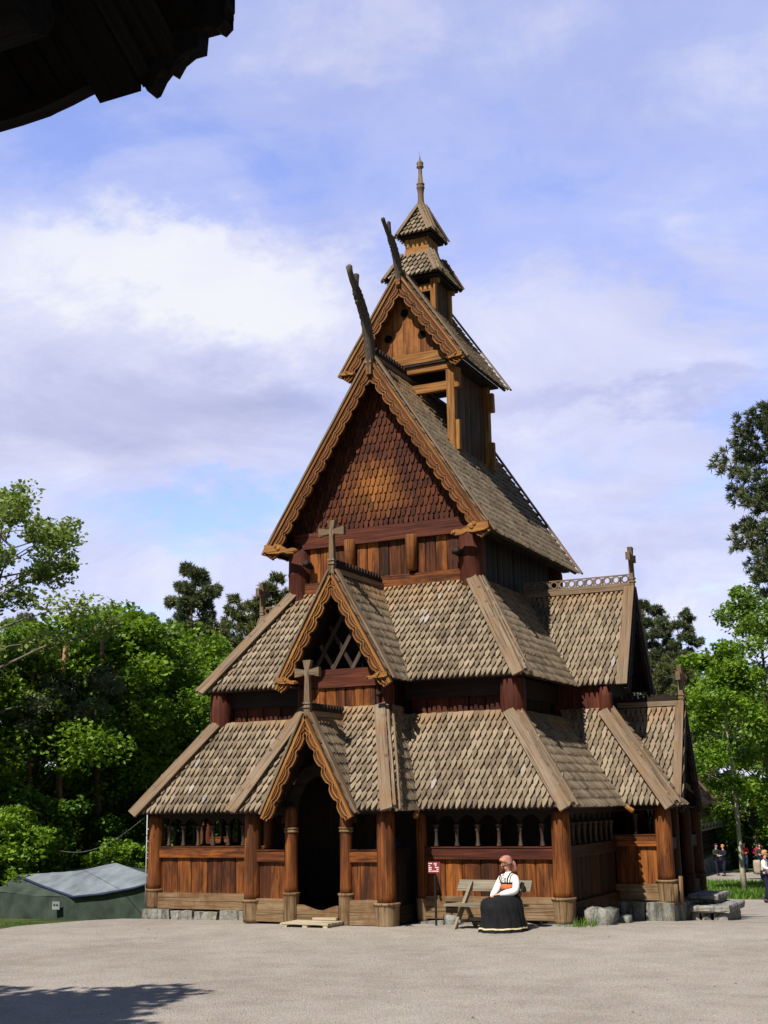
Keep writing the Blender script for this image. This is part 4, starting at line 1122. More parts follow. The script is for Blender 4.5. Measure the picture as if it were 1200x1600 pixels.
def broadleaf(name, label, h, w, mat, n=9000, size=.19, base=.22, bk='bark', seed=1, nclump=46, tr=.16, clr=.9, group=None, cat='tree', lean=0.0, sparse=1.0, wobk=1.0):
    rng = np.random.default_rng(seed); rnd = random.Random(seed)
    t = thing(name, (0, 0, 0), label, cat, group)
    tk = MB(); cl = []
    ht = h * .93; m = 9
    wob = [V((wobk * rng.normal() * .06 * i * w / 6 + lean * i / m, wobk * rng.normal() * .06 * i * w / 6, ht * i / m)) for i in range(m + 1)]
    tk.sweep(wob, [tr * (1.25 if i == 0 else 1) * (1 - .85 * i / m) for i in range(m + 1)], 8)
    nl = max(8, int(nclump * .55))
    for i in range(nl):
        f = base + (1 - base) * ((i + rnd.random()) / nl) ** .85 * .95
        z0 = f * ht; k = min(m - 1, int(f * m)); p = wob[k].lerp(wob[k + 1], f * m - k)
        fz = (f - base) / (1 - base)
        env = w * .5 * (math.sin(PI * min(1, .16 + .84 * fz) ** .8) ** .6 if fz < .93 else .35)
        a = i * 2.4 + rnd.uniform(-.5, .5); L = env * rnd.uniform(.6, 1.12)
        d = V((math.cos(a), math.sin(a), 0)); rise = L * rnd.uniform(.15, .65)
        p1 = p + d * (L * .5) + V((0, 0, rise * .65)); p2 = p + d * L + V((0, 0, rise + rnd.uniform(-.1, .2)))
        r0 = tr * (1 - .8 * f) * .5
        tk.sweep([p, p1, p2], [r0, r0 * .6, r0 * .18], 5)
        for q, s in ((p2, 1.0), (p1.lerp(p2, .5) + V((rnd.uniform(-.4, .4), rnd.uniform(-.4, .4), rnd.uniform(-.1, .4))) * clr, .85)):
            cl.append((q.x, q.y, q.z, s * rnd.uniform(.65, 1.25)))
        for _ in range(2):
            q = p2 + V((rnd.uniform(-1, 1), rnd.uniform(-1, 1), rnd.uniform(-.5, .7))) * (clr * .9)
            tk.sweep([p2.lerp(p1, .4), q], [r0 * .3, r0 * .1], 4); cl.append((q.x, q.y, q.z, rnd.uniform(.4, .9)))
    q = wob[-1]; cl.append((q.x, q.y, q.z, 1.0)); cl.append((q.x + .2, q.y, q.z + .5 * clr, .7))
    tk.build('trunk', M[bk], t, True)
    P = crown_points(rng, np.array(cl), n, clr * sparse)
    leaf_object('crown', leaves(P, size, 1.35, .5, rng), M[mat], t)
    return t
def pine(name, label, h, w, mat='pine', seed=1, crown0=.35, tufts=420, group=None, tsize=.28, shape='round', tr=.17, per=16, cat='tree'):
    rng = np.random.default_rng(seed); rnd = random.Random(seed)
    t = thing(name, (0, 0, 0), label, cat, group); tk = MB(); C_ = []; A_ = []
    m = 8; wob = [V((rng.normal() * .022 * i, rng.normal() * .022 * i, h * .97 * i / m)) for i in range(m + 1)]
    tk.sweep(wob, [tr * (1 - .88 * i / m) for i in range(m + 1)], 8)
    nb = int(60 * (1 - crown0) + 22)
    per_b = max(6, tufts // nb)
    for i in range(nb):
        f = crown0 + (1 - crown0) * (i + rnd.random() * .8) / nb; fz = (f - crown0) / (1 - crown0)
        k = min(m - 1, int(f * m)); p = wob[k].lerp(wob[k + 1], min(1, f * m - k))
        if shape == 'round': env = w * .5 * (1 - (abs(fz - .38) / .68) ** 2.0) ** .5 if abs(fz - .38) < .66 else w * .12
        elif shape == 'layer': env = w * .5 * (1.05 - fz) ** .38 * (.82 + .18 * math.sin(fz * 21)) 
        else: env = w * .5 * (1.02 - fz) ** .85
        L = max(.25, env * rnd.uniform(.55, 1.15)); a = i * 2.399 + rnd.uniform(-.4, .4)
        d = V((math.cos(a), math.sin(a), 0)); rise = L * (rnd.uniform(-.15, .25) if shape != 'cone' else rnd.uniform(-.35, -.05))
        p2 = p + d * L + V((0, 0, rise)); pm = p + d * (L * .55) + V((0, 0, rise * .3 - .05 * L))
        r0 = tr * .32 * (1 - .7 * f); tk.sweep([p, pm, p2], [r0, r0 * .6, r0 * .2], 5)
        sdv = V((-d.y, d.x, 0))
        for j in range(per_b):
            s = rnd.random() ** .6; s = .3 + .7 * s
            q = p.lerp(pm, s / .55) if s < .55 else pm.lerp(p2, (s - .55) / .45)
            sp = L * .30 * (1.15 - abs(s - .7)) + .08
            q = q + sdv * rnd.uniform(-1, 1) * sp + V((0, 0, rnd.uniform(-.14, .34) * (.5 + L * .25)))
            C_.append(tuple(q)); A_.append(tuple((d * .8 + sdv * rnd.uniform(-.6, .6) + V((0, 0, .35))).normalized()))
    tk.build('trunk', M['bark_pine'], t, True)
    C_ = np.array(C_); A_ = np.array(A_)
    idx = np.repeat(np.arange(len(C_)), per)
    dirs = A_[idx] * .8 + rng.normal(size=(len(idx), 3)) * .75; dirs /= np.linalg.norm(dirs, axis=1)[:, None]
    P = C_[idx] + dirs * tsize * rng.uniform(.15, .7, len(idx))[:, None]
    nr = rng.normal(size=P.shape); b = np.cross(dirs, nr); b /= np.linalg.norm(b, axis=1)[:, None]
    L = tsize * rng.uniform(.35, .75, len(idx))[:, None]; wd = tsize * .085
    vs = np.stack([P - dirs * L, P + b * wd, P + dirs * L, P - b * wd], 1).reshape(-1, 3)
    leaf_object('crown', vs, M[mat], t)
    return t
def put(t, x, y, rz=0.0, s=1.0, dz=-.08):
    t.location = (x, y, gz(x, y) + dz); t.rotation_euler = (0, 0, rz); t.scale = (s, s, s); return t
def again(src, x, y, label, rz=0.0, s=1.0, dz=-.08):
    t = copy_tree(src); t['label'] = label; return put(t, x, y, rz, s, dz)

# ---- left of the church
GL = 'leafy trees left of the church'
ash = broadleaf('ash_tree', 'tall airy pale green tree with open branches at the left edge of the photo', 12.2, 6.4, 'airy', n=15000, size=.105, base=.42, seed=21, nclump=60, tr=.17, clr=.62)
put(ash, -13.6, 5.0, 1.1)
ivy = broadleaf('ivy_clad_tree', 'dark leafy tree under the airy tall tree at the left edge', 8.6, 3.6, 'deep', n=18000, size=.13, base=.1, seed=5, nclump=40, tr=.2, clr=.8)
put(ivy, -15.2, 5.2, .3)
ma = broadleaf('maple_tree', 'fresh green maple with the tallest rounded crown of the left grove', 9.2, 6.0, 'maple', n=38000, size=.122, base=.24, seed=31, nclump=56, tr=.17, clr=.95, group=GL)
put(ma, -14.1, 12.2, .4, 1.03)
mb_ = broadleaf('maple_tree', 'fresh green maple nearest to the grey tent', 7.8, 5.4, 'maple', n=32000, size=.12, base=.26, seed=32, nclump=50, tr=.15, clr=.9, group=GL)
put(mb_, -14.6, 9.0, 2.0)
again(ma, -14.6, 16.6, 'fresh green maple standing in front of the tall reddish pine trunk', 2.3, .96)
again(mb_, -15.2, 20.8, 'bright maple crown just left of the lower church roof', 4.1, 1.02)
again(ma, -18.5, 12.5, 'maple behind the dark ivy covered tree, mostly hidden', 3.3, 1.0)
again(mb_, -12.4, 15.4, 'low maple with sunlit crown beside the church eave', 5.2, .88)
again(ma, -21.0, 22.5, 'deeper maple seen between the grove and the pines', 1.2, .98)
db = broadleaf('hazel_bush', 'leafy green bush low in the shade behind the tent', 2.9, 3.0, 'deep', n=8000, size=.115, base=.05, seed=41, nclump=26, tr=.05, clr=.6, cat='bush', group='bushes under the left grove')
put(db, -13.0, 6.8, .2)
again(db, -10.3, 8.4, 'small bright bush beside the left corner post', 1.7, .62)
again(db, -16.8, 6.2, 'broad bush at the left edge behind the tent', 3.0, .95)
again(db, -12.6, 10.0, 'dark bush in the gap behind the tent ridge', 4.4, .9)
again(db, -15.2, 8.2, 'bush under the maple nearest the tent', 2.2, 1.05)
again(db, -11.6, 12.4, 'bush between tent and north side of the church', 1.2, .9)
again(db, -17.5, 10.0, 'bush deep in the shade at the far left', 5.1, 1.2)
eb = broadleaf('elder_bush', 'bright green bush catching the sun behind the tent at the left', 2.6, 2.6, 'maple', n=6500, size=.11, base=.05, seed=43, nclump=24, tr=.05, clr=.55, cat='bush', group='bushes under the left grove')
put(eb, -12.2, 5.6, .2)
again(eb, -15.0, 4.4, 'bright green bush at the far left edge behind the tent', 1.7, 1.0)
again(eb, -10.8, 7.6, 'small sunny bush between the tent and the left corner post', 3.7, .72)
GP_ = 'bare pine trunks in the left grove'
tr_ = thing('slender_pine', (0, 0, 0), 'reddish sunlit pine trunk, leftmost of the three in the grove', 'tree', GP_)
b = MB(); b.sweep([(0, 0, 0), (.05, 0, 3), (-.03, .05, 6), (.06, 0, 8)], [.15, .12, .10, .06], 9); b.build('trunk', M['bark_pine'], tr_, True)
rng = np.random.default_rng(4); cc = np.array([(rng.normal() * .5, rng.normal() * .5, rng.uniform(5.2, 6.9), .7) for _ in range(9)])
leaf_object('crown', leaves(crown_points(rng, cc, 3200, .7), .06, 4.0, .3, rng), M['pine'], tr_)
put(tr_, -13.9, 7.7, 0, .85)
again(tr_, -13.2, 8.2, 'reddish sunlit pine trunk, middle of the three in the grove', 1, .95)
again(tr_, -12.9, 9.6, 'reddish sunlit pine trunk, nearest the church of the three in the grove', 2, 1.0)
GPI = 'pines behind the left grove'
p1 = pine('pine_tree', 'tall grey-green pine with layered crown rising above the left grove', 15.8, 6.4, 'pine', 51, .22, 2600, GPI, .27, 'layer', .2, 32)
put(p1, -24.5, 31.7, .5)
p2 = pine('pine_tree', 'brownish green pine showing its top left of the middle roof', 15.4, 4.0, 'pine_warm', 52, .28, 1400, GPI, .30, 'round', .2, 32)
put(p2, -25.4, 38.1, 1.5)
again(p2, -25.0, 40.7, 'narrow pine top peeping out above the left end of the middle roof', 2.6, 1.1)
again(p2, -22.5, 30.5, 'warm green pine directly behind the lower left roof', 4.0, .82)
again(p1, -27.5, 31.5, 'pine half hidden behind the left grove', 3.0, .86)
again(p1, -31.0, 27.0, 'pine far left behind the ivy covered tree', 4.4, .84)
# ---- right of the church
GR = 'pines behind the right side'
r2 = pine('pine_tree', 'great dark pine leaning in from the right edge of the photo', 19.2, 5.6, 'pine', 61, .61, 1700, None, .25, 'round', .3, 30)
put(r2, 4.9, 29.3, 2.0)
again(p1, -10.1, 64.8, 'dark pine top just right of the upper south gable', .9, 1.14)
again(p1, -8.6, 68.8, 'dark pine right of its taller neighbour behind the south gable', 2.2, 1.14)
again(p2, -7.6, 58.0, 'low dense pine right behind the south gable', 3.2, .86)
again(p2, -5.2, 55.0, 'low dense pine above the south porch ridge', .4, .80)
again(p1, -11.5, 58.0, 'pine mostly hidden behind the south gable', 5.0, .92)
r1 = broadleaf('young_maple', 'slender young maple with a thin pale trunk on the grass by the stone steps', 9.8, 4.5, 'maple', n=18000, size=.13, base=.30, bk='bark_pale', seed=71, nclump=48, tr=.115, clr=.72, lean=-.35, wobk=.25)
put(r1, 1.75, 30.5, .7)
GRL = 'leafy trees at the right edge'
r3 = broadleaf('birch_tree', 'pale green loose tree under the great pine at the right edge', 14.3, 5.6, 'maple_pale', n=15000, size=.14, base=.35, seed=81, nclump=54, tr=.2, clr=.8, group=GRL)
put(r3, 1.3, 41.3, .2)
r7 = broadleaf('maple_tree', 'bright maple behind the people in red', 11.6, 6.0, 'maple', n=28000, size=.145, base=.12, seed=82, nclump=54, tr=.2, clr=.95, group=GRL)
put(r7, -.6, 66.5, 0)
again(r7, 1.9, 47.5, 'bright maple at the right edge beside the path', 2.0, .9)
again(r7, -4.2, 68.5, 'green maple crown above the grass roofed house', 1.0, .98)
again(r7, 3.2, 64.5, 'maple at the far right end of the path', 3.4, 1.0)
again(r3, -2.4, 74.0, 'thin tree far behind the grass roofed house', 2.7, .95)
again(db, .2, 66.3, 'bush behind the people in red', .6, 1.3)
again(db, 2.0, 50.2, 'bush at the right edge beside the path', 2.6, 1.0)
# far-off wood closing the view
rng = np.random.default_rng(99)
def wood_band(name, pts, mat, n, size, rad):
    vs = leaves(crown_points(rng, np.array(pts), n, rad), size, 1.5, .3, rng)
    o = leaf_object(name, vs, mat); o['kind'] = 'stuff'; tag(o, 'dark far-off wood closing the view behind the trees', 'wood'); return o
pts = []
for k in range(230):
    a = -R(rng.uniform(-2, 50)); d = rng.uniform(62, 100); x = 11.3 + math.sin(a) * d; y = -21.6 + math.cos(a) * d
    for z in np.arange(.5, rng.uniform(3, 6.2), 1.3): pts.append((x + rng.normal() * .7, y + rng.normal() * .7, gz(x, y) + z, rng.uniform(.8, 1.5)))
pts = [p for p in pts if not (-12 < p[0] < 14 and p[1] < 69)]
wood_band('far_wood', pts, M['deep'], 105000, .34, 1.4)
pts = []
for k in range(90):
    x = rng.uniform(-34, -15); y = rng.uniform(12, 34)
    if x > -20 and y < 19: continue
    for z in np.arange(.3, rng.uniform(2, 3.6), 1.2): pts.append((x + rng.normal() * .6, y + rng.normal() * .6, gz(x, y) + z, rng.uniform(.7, 1.4)))
wood_band('undergrowth', pts, M['deep'], 42000, .22, 1.2)['label'] = 'shaded undergrowth filling the grove left of the church'
# grass tufts
def grass(name, label, area, n, h, wd=.012, mat='grass'):
    rng = np.random.default_rng(len(name) + n); P = []
    while len(P) < n:
        x, y = area(rng)
        if x is None: continue
        P.append((x, y, gz(x, y) - .02))
    P = np.array(P); a = rng.uniform(0, 2 * PI, n); hh = h * rng.uniform(.4, 1.2, n); w_ = wd * rng.uniform(.7, 1.5, n)
    s = np.stack([np.cos(a) * w_, np.sin(a) * w_, np.zeros(n)], 1); tip = np.stack([rng.normal(size=n) * hh * .35, rng.normal(size=n) * hh * .35, hh], 1)
    vs = np.stack([P - s, P + s, P + s * .5 + tip * .62, P + tip], 1).reshape(-1, 3)
    o = leaf_object(name, vs, M[mat]); o['kind'] = 'stuff'; return tag(o, label, 'grass')
grass('tent_grass', 'strip of short grass along the foot of the tent', lambda r: ((lambda x: (x, -.25 + (x + 4.6) * .42 + r.normal() * .14))(r.uniform(-12, -6.3))), 3200, .10)
grass('lawn_grass', 'grass and weeds round the foot of the young maple', lambda r: ((lambda x, y: (x, y) if x < 3.0 + .05 * (y - 25) else (None, None))(r.uniform(-4.5, 4.2), r.uniform(24.6, 40))), 16000, .22, .03)
grass('wall_weeds', 'weeds growing against the stones at the front right corner', lambda r: (4.55 + r.normal() * .12, .45 + r.uniform(-.5, 2.2)), 500, .16, .01)

# the tree beyond the left edge that throws the shadow on the gravel
sh = broadleaf('linden_tree', 'leafy linden standing left of the yard, only its shadow reaching the gravel', 8.2, 3.6, 'deep', n=16000, size=.17, base=.35, seed=91, nclump=44, tr=.17, clr=.85)
put(sh, .25, -17.7, 0, 1.18)

# trees added out of view to the south, keeping sky light off the church side
GS = 'unseen shading trees added along the south side of the yard'
so = broadleaf('shading_chestnut', 'added unseen chestnut south of the yard, nearest the stone steps', 12.5, 7.0, 'deep', n=16000, size=.26, base=.08, seed=93, nclump=60, tr=.25, clr=1.15, group=GS)
put(so, 17.0, 7.0, 0)
again(so, 16.5, -1.0, 'added unseen chestnut south of the yard, level with the front of the church', 1.5, 1.0)
again(so, 19.5, 14.0, 'added unseen chestnut south of the yard, farthest from the photographer', 2.5, 1.05)
again(so, 18.5, -8.0, 'added unseen chestnut south of the yard, nearest the photographer', 3.6, 1.0)
GW = 'unseen shading trees added behind the photographer'  # row added out of view to block low sky light from behind
for k, (x, y, s_, lab) in enumerate(((-22, -40, 1.1, 'leftmost'), (-11, -44, 1.15, 'second from the left'), (1, -42, 1.1, 'middle'), (14, -45, 1.2, 'second from the right'), (27, -38, 1.15, 'rightmost'))):
    again(so, x, y, 'added unseen chestnut behind the photographer, ' + lab + ' of its row', k * 1.3, s_)['group'] = GW
# ================================================================== things round the church
def cloth_mat(name, col, rough=.85, var=.15, nscale=8.0):
    return simple(name, col, rough, .15, nscale, var, .25, 120.0)
M['canvas'] = simple('grey_canvas', (.155, .180, .205), .6, .2, 2.2, .3, .6, 7.0); M['tentwall'] = simple('dark_green_canvas', (.042, .058, .046), .85, .12, 2.5, .4, .7, 6.0); M['tentedge'] = cloth_mat('blue_canvas_edge', (.030, .038, .085), .7)
M['tag'] = simple('pale_tag', (.20, .23, .22), .6); M['black'] = simple('black_paint', (.012, .012, .012), .5)
M['signred'] = simple('red_sign_paint', (.20, .026, .036), .5, .3, 3, .15); M['white'] = simple('white_paint', (.78, .70, .70), .6, .2, 4, .05)
M['rope'] = simple('pale_cable', (.16, .16, .15), .7); M['metal'] = simple('grey_metal_rod', (.35, .36, .38), .4)
# grey tent left of the church
T = thing('tent', (-8.4, 3.9, -.6), 'low grey canvas tent with dark green walls by the left corner of the church', 'tent')
A, B_, RL, RR, LL = V((-8.74, 3.44, .05)), V((-6.2, 3.56, .47)), V((-11.7, 4.8, .46)), V((-8.7, 5.0, .74)), V((-11.42, 3.85, .10))
Bk, Ak = V((-7.0, 6.4, .35)), V((-10.3, 6.6, .15))
def grid(mb, p00, p10, p11, p01, n, m, sag):
    vs = []
    for j in range(m + 1):
        for i in range(n + 1):
            a, b = i / n, j / m
            p = p00.lerp(p10, a).lerp(p01.lerp(p11, a), b)
            vs.append(p + V((0, 0, -sag * math.sin(PI * a) * (1 - .3 * math.sin(PI * b)) + .012 * math.sin(9 * a + 5 * b) + random.uniform(-.006, .006))))
    mb._add(vs, [[j * (n + 1) + i, j * (n + 1) + i + 1, (j + 1) * (n + 1) + i + 1, (j + 1) * (n + 1) + i] for j in range(m) for i in range(n)], [V(p) for p in vs])
b = MB(); grid(b, A, B_, RR, RL, 18, 8, .07); grid(b, Bk, Ak, RL, RR, 12, 5, .06); b.build('tent_roof', M['canvas'], T, True)
def gnd(p, dx=0, dy=0): return V((p.x + dx, p.y + dy, gz(p.x + dx, p.y + dy) - .03))
b = MB(); w0 = V((0, .05, -.02))
grid(b, gnd(A, -.06, .1), gnd(B_, -.1, .12), B_ + w0, A + w0, 14, 5, .015); grid(b, gnd(B_, -.1, .12), gnd(Bk), Bk + V((-.03, 0, 0)), B_ + w0, 8, 5, .01)
grid(b, gnd(LL), gnd(A, -.06, .1), A + w0, LL, 10, 5, .02); grid(b, LL, A + w0, RL + V((.05, 0, -.04)), RL + V((0, 0, -.04)), 8, 4, .01)
grid(b, Bk, B_ + w0, RR + V((-.05, 0, -.03)), RR + V((-.05, .0, -.03)), 6, 3, 0)
b.build('tent_wall', M['tentwall'], T, True)
b = MB(); b.sweep([A + V((0, -.012, 0)), A.lerp(B_, .33) + V((0, -.012, -.065)), A.lerp(B_, .66) + V((0, -.012, -.065)), B_ + V((0, -.012, 0))], .028, 6, up=(0, 1, 0)); b.sweep([A, A.lerp(RL, .5) + V((.01, -.01, -.02)), RL], .03, 6)
b.build('tent_hem', M['tentedge'], T, True)
b = MB(); q = LL.lerp(A, .82) + V((0, -.06, -.20)); b.box(q.x - .11, q.x + .11, q.y - .02, q.y + .0, q.z - .1, q.z + .08)
o = b.build('label_tag', M['tag'], T)
b = MB()
for dx in (-.04, .04): b.box(q.x + dx - .025, q.x + dx + .025, q.y - .026, q.y - .021, q.z - .02, q.z + .02)
b.build('dark_mark', M['black'], o)
# cable from the eave of the church down to the left
b = MB(); p0, p1 = V((-13.1, 7.45, 1.05)), V((-4.36, .12, 1.87)); pts = []
for k in range(17):
    t = k / 16; pts.append(p0.lerp(p1, t) + V((0, 0, -.50 * math.sin(PI * t) * (.6 + .4 * t))))
b.sweep(pts, .006, 5)
c_ = b.build('cable', M['rope'], None, True); tag(c_, 'thin pale cable sagging from the left church eave towards the trees', 'cable')
# thin metal rod with rungs beside the corner post
t = thing('lightning_rod', (-4.62, .5, -.12), 'thin metal rod with short rungs standing beside the left corner post', 'metal rod')
b = MB(); b.sweep([(-4.66, .62, -.1), (-4.66, .62, 2.0)], .013, 6); b.build('rod', M['metal'], t, True)
for z in (1.62, 1.38, 1.16, 1.05, .72): 
    b = MB(); b.box(-4.65, -4.50, .61, .63, z, z + .022, 'x'); b.build('rung', M['metal'], t)
# bench
bx, by, br = 3.42, -.70, R(-6)
bench = thing('bench', (0, 0, 0), 'weathered wooden bench standing against the right front wall', 'bench')
def bpart(name, fn, **k):
    m = MB(); fn(m); return m.build(name, M['bench'], bench)
bpart('backrest', lambda m: m.hexa([(-.90, .20, .58), (.48, .20, .58), (.48, .235, .585), (-.90, .235, .585), (-.87, .26, .76), (.50, .26, .76), (.50, .295, .755), (-.87, .295, .755)], (1, 0, 0)))
for y in (-.32, -.15, .02): bpart('seat_plank', lambda m: m.box(-.84, .50, y - .075, y + .075, .36 + y * -.03, .395 + y * -.03, 'x', j=.004))
for x in (-.62, .34):
    bpart('leg', lambda m: m.beam((x, .24, .72), (x - .03, -.42, -.05), .05, .07, up=(0, 0, 1)))
    bpart('leg', lambda m: m.beam((x + .05, -.1, .36), (x + .05, .30, -.07), .05, .06, up=(0, 0, 1)))
    bpart('leg_brace', lambda m: m.beam((x + .02, -.30, .12), (x + .02, .24, .10), .04, .05))
bpart('stretcher', lambda m: m.beam((-.6, .02, .14), (.36, .02, .13), .04, .06))
bench.location = (bx, by, -.0); bench.rotation_euler = (0, 0, br)
# small sign on a thin black stake
sg = thing('information_sign', (2.1, -.30, -.05), 'small red sign with pale lines of writing on a thin black stake', 'sign')
b = MB(); b.box(2.085, 2.115, -.315, -.285, -.08, .88); b.build('stake', M['black'], sg)
b = MB(); b.box(1.985, 2.215, -.335, -.317, .86, 1.05); o = b.build('sign_board', M['signred'], sg)
b = MB()
for z, runs in ((1.022, ((0, .07), (.10, .155))), (1.012, ((.10, .155),)), (.985, ((0, .03), (.12, .15))), (.955, ((0, .06), (.12, .19))), (.925, ((0, .055), (.15, .19))), (.893, ((0, .055), (.07, .19)))):
    for a_, c2 in runs:
        x = a_
        while x < c2:
            l = min(random.uniform(.014, .03), c2 - x); b.box(1.998 + x, 1.998 + x + l, -.3385, -.3355, z - .008, z + .008); x += l + .004
b.build('lettering', M['white'], sg)
# loose things at the foot of the wall
def boulder(name, x, y, r, h, mat='stone', seed=1):
    rnd = random.Random(seed); b = MB(); rock(b, x - r, x + r, y - r * .8, y + r * .8, gz(x, y) - .12, gz(x, y) + h, .05 * r / .3, 3); return b.build(name, M[mat], None, True)
tag(boulder('boulder', 4.62, .95, .30, .26, seed=3), 'rough mossy grey stone lying at the front right corner of the church', 'stone')
tag(boulder('boulder', 4.72, 1.9, .22, .12, seed=5), 'low grey stone by the south wall behind the larger rough stone', 'stone')
tag(boulder('boulder', 2.25, .02, .12, .16, seed=8), 'small grey stone beside the stake of the red sign', 'stone')
b = MB()
for k in range(4): b.box(1.35 + k * .12, 1.46 + k * .12, -.62 + random.uniform(-.05, .05), -.55, -.05, -.01, 'x', j=.015)
tag(b.build('wood_scrap', M['dark']), 'dark strip of broken wood on the gravel right of the porch', 'scrap wood')
# pallet in front of the portal
pl = thing('pallet', (.12, -1.12, -.02), 'pale wooden pallet lying as a step before the portal', 'pallet')
for k in range(5):
    b = MB(); b.box(-.38, .56, -1.40 + k * .125, -1.29 + k * .125, .045, .07, 'x', j=.003); b.build('deck_board', M['pallet'], pl)
for x in (-.34, .06, .46):
    b = MB(); b.box(x, x + .09, -1.39, -.80, -.05, .043, 'y', j=.003); b.build('bearer', M['pallet'], pl)
b = MB(); b.box(-.05, .42, -.83, -.74, .075, .12, 'x', j=.006); tag(b.build('loose_board', M['pallet']), 'short pale board lying on the back edge of the pallet', 'board')
# stone steps before the south porch
for args, lab in (((5.26, 6.2, 4.48, 6.2, -.12, .015), 'wide lower stone slab of the steps right of the church'), ((5.28, 5.90, 4.96, 6.2, .095, .19), 'upper stone slab resting on a block at the right side steps')):
    b = MB(); rock(b, *args, .006, 4); tag(b.build('stone_slab', M['slab']), lab, 'stone slab')
for k, (x0, x1) in enumerate(((5.32, 5.58), (5.62, 5.80), (5.86, 6.12))):
    b = MB(); rock(b, x0, x1, 4.56, 6.0, -.34, -.125, .012, 3); tag(b.build('rubble_stone', M['slab']), ('left', 'middle', 'right')[k] + ' one of the three rubble stones that carry the wide lower step slab', 'stone')
b = MB(); rock(b, 5.30, 5.86, 5.02, 6.1, .02, .092, .006, 3); tag(b.build('stone_block', M['slab']), 'pale squared block between the two slabs of the right side steps', 'stone block')
b = MB(); b.sweep([(5.50, 3.55, .1), (5.50, 3.55, .62)], [.04, .038], 7); tag(b.build('wooden_stake', M['sill'], None, True), 'taller thin wooden stake beside the right hand porch post', 'stake')
b = MB(); b.sweep([(5.43, 3.40, .1), (5.43, 3.40, .48)], [.04, .04], 7); tag(b.build('wooden_stake', M['sill'], None, True), 'shorter wooden stake beside the right hand porch post', 'stake')

# grass-roofed house beyond the path
def sod_mat():
    m, N = newmat('turf_roof'); pos = N.n('ShaderNodeNewGeometry').outputs['Position']
    col = N.ramp(N.noise(pos, 1.4, 6, .7), [(.3, (.05, .12, .015)), (.55, (.10, .20, .03)), (.75, (.20, .26, .07))])
    b = N.n('ShaderNodeBump', None, Strength=1, Distance=.15, Height=N.noise(pos, 9, 4, .7)); p = N.n('ShaderNodeBsdfPrincipled', None, Base_Color=col, Roughness=.95, Normal=b.outputs[0]); N.out(p.outputs[0]); return m
M['sod'] = sod_mat()
hs = thing('log_house', (-6.5, 60, -2.3), 'low dark log house with a grass roof behind the young maple', 'house')
E1, E2 = V((-3.99, 46.4, .27)), V((-6.81, 74.6, .28)); d = (E2 - E1).normalized(); upd = V((-d.y, d.x, 0)); upd = upd if upd.x < 0 else -upd
rise = (upd + V((0, 0, .62)))
b = MB(); b.prism([E1 + V((0, 0, .12)), E2 + V((0, 0, .12)), E2 + rise * 3.4 + V((0, 0, .12)), E1 + rise * 3.4 + V((0, 0, .12))], (0, 0, .28)); b.prism([E1 + rise * 3.4 + V((0, 0, .12)), E2 + rise * 3.4 + V((0, 0, .12)), E2 + rise * 3.4 + upd * 3.4 - V((0, 0, 2.0)), E1 + rise * 3.4 + upd * 3.4 - V((0, 0, 2.0))], (0, 0, .28)); ro = b.build('turf_roof', M['sod'], hs)
rng = np.random.default_rng(17); n = 9000; u_ = rng.uniform(0, 1, n); v_ = rng.uniform(0, 3.4, n); P = np.array(E1)[None] + np.array(E2 - E1)[None] * u_[:, None] + np.array(rise)[None] * v_[:, None] + np.array([0, 0, .38])
a = rng.uniform(0, 6.3, n); s = np.stack([np.cos(a) * .05, np.sin(a) * .05, 0 * a], 1); tip = np.stack([rng.normal(size=n) * .1, rng.normal(size=n) * .1, rng.uniform(.15, .4, n)], 1)
g_ = leaf_object('turf_grass', (np.stack([P - s, P + s, P + s * .5 + tip * .6, P + tip], 1).reshape(-1, 3) - np.array(WORLD[ro.name])), M['grass'], ro); g_['kind'] = 'stuff'
b = MB(); b.beam(E1 + V((.02, 0, -.03)), E2 + V((.02, 0, -.03)), .05, .09); b.beam(E1 + V((.04, 0, .30)), E2 + V((.04, 0, .30)), .05, .06); b.build('eave_board', M['bench'], hs)
for k in range(14):
    p = E1.lerp(E2, (k + .5) / 14) + V((.05, 0, .13)); b = MB(); b.box(p.x - .05, p.x + .05, p.y - .09, p.y + .09, p.z - .16, p.z + .2); b.build('turf_hook', M['bench'], hs)
b = MB()
for k in range(7):
    w0 = E1 + upd * .7 + V((0, 0, -.05 - k * .24)); w1 = E2 + upd * .7 + V((0, 0, -.05 - k * .24)); b.sweep([w0, w1], .135, 8)
    w1 = w0 + upd * 5.2; b.sweep([w0 - upd * .2, w1], .125, 8)
b.build('log_wall', M['dark'], hs, True)
b = MB()
for k in range(26):
    p = E1.lerp(E2, (k + .5) / 26) + upd * .6; g0 = gz(p.x, p.y); rock(b, p.x - .4, p.x + .35, p.y - .54, p.y + .54, g0 - .2, max(g0 + .35, -1.45), .05, 3)
b.build('stone_footing', M['stone'], hs)

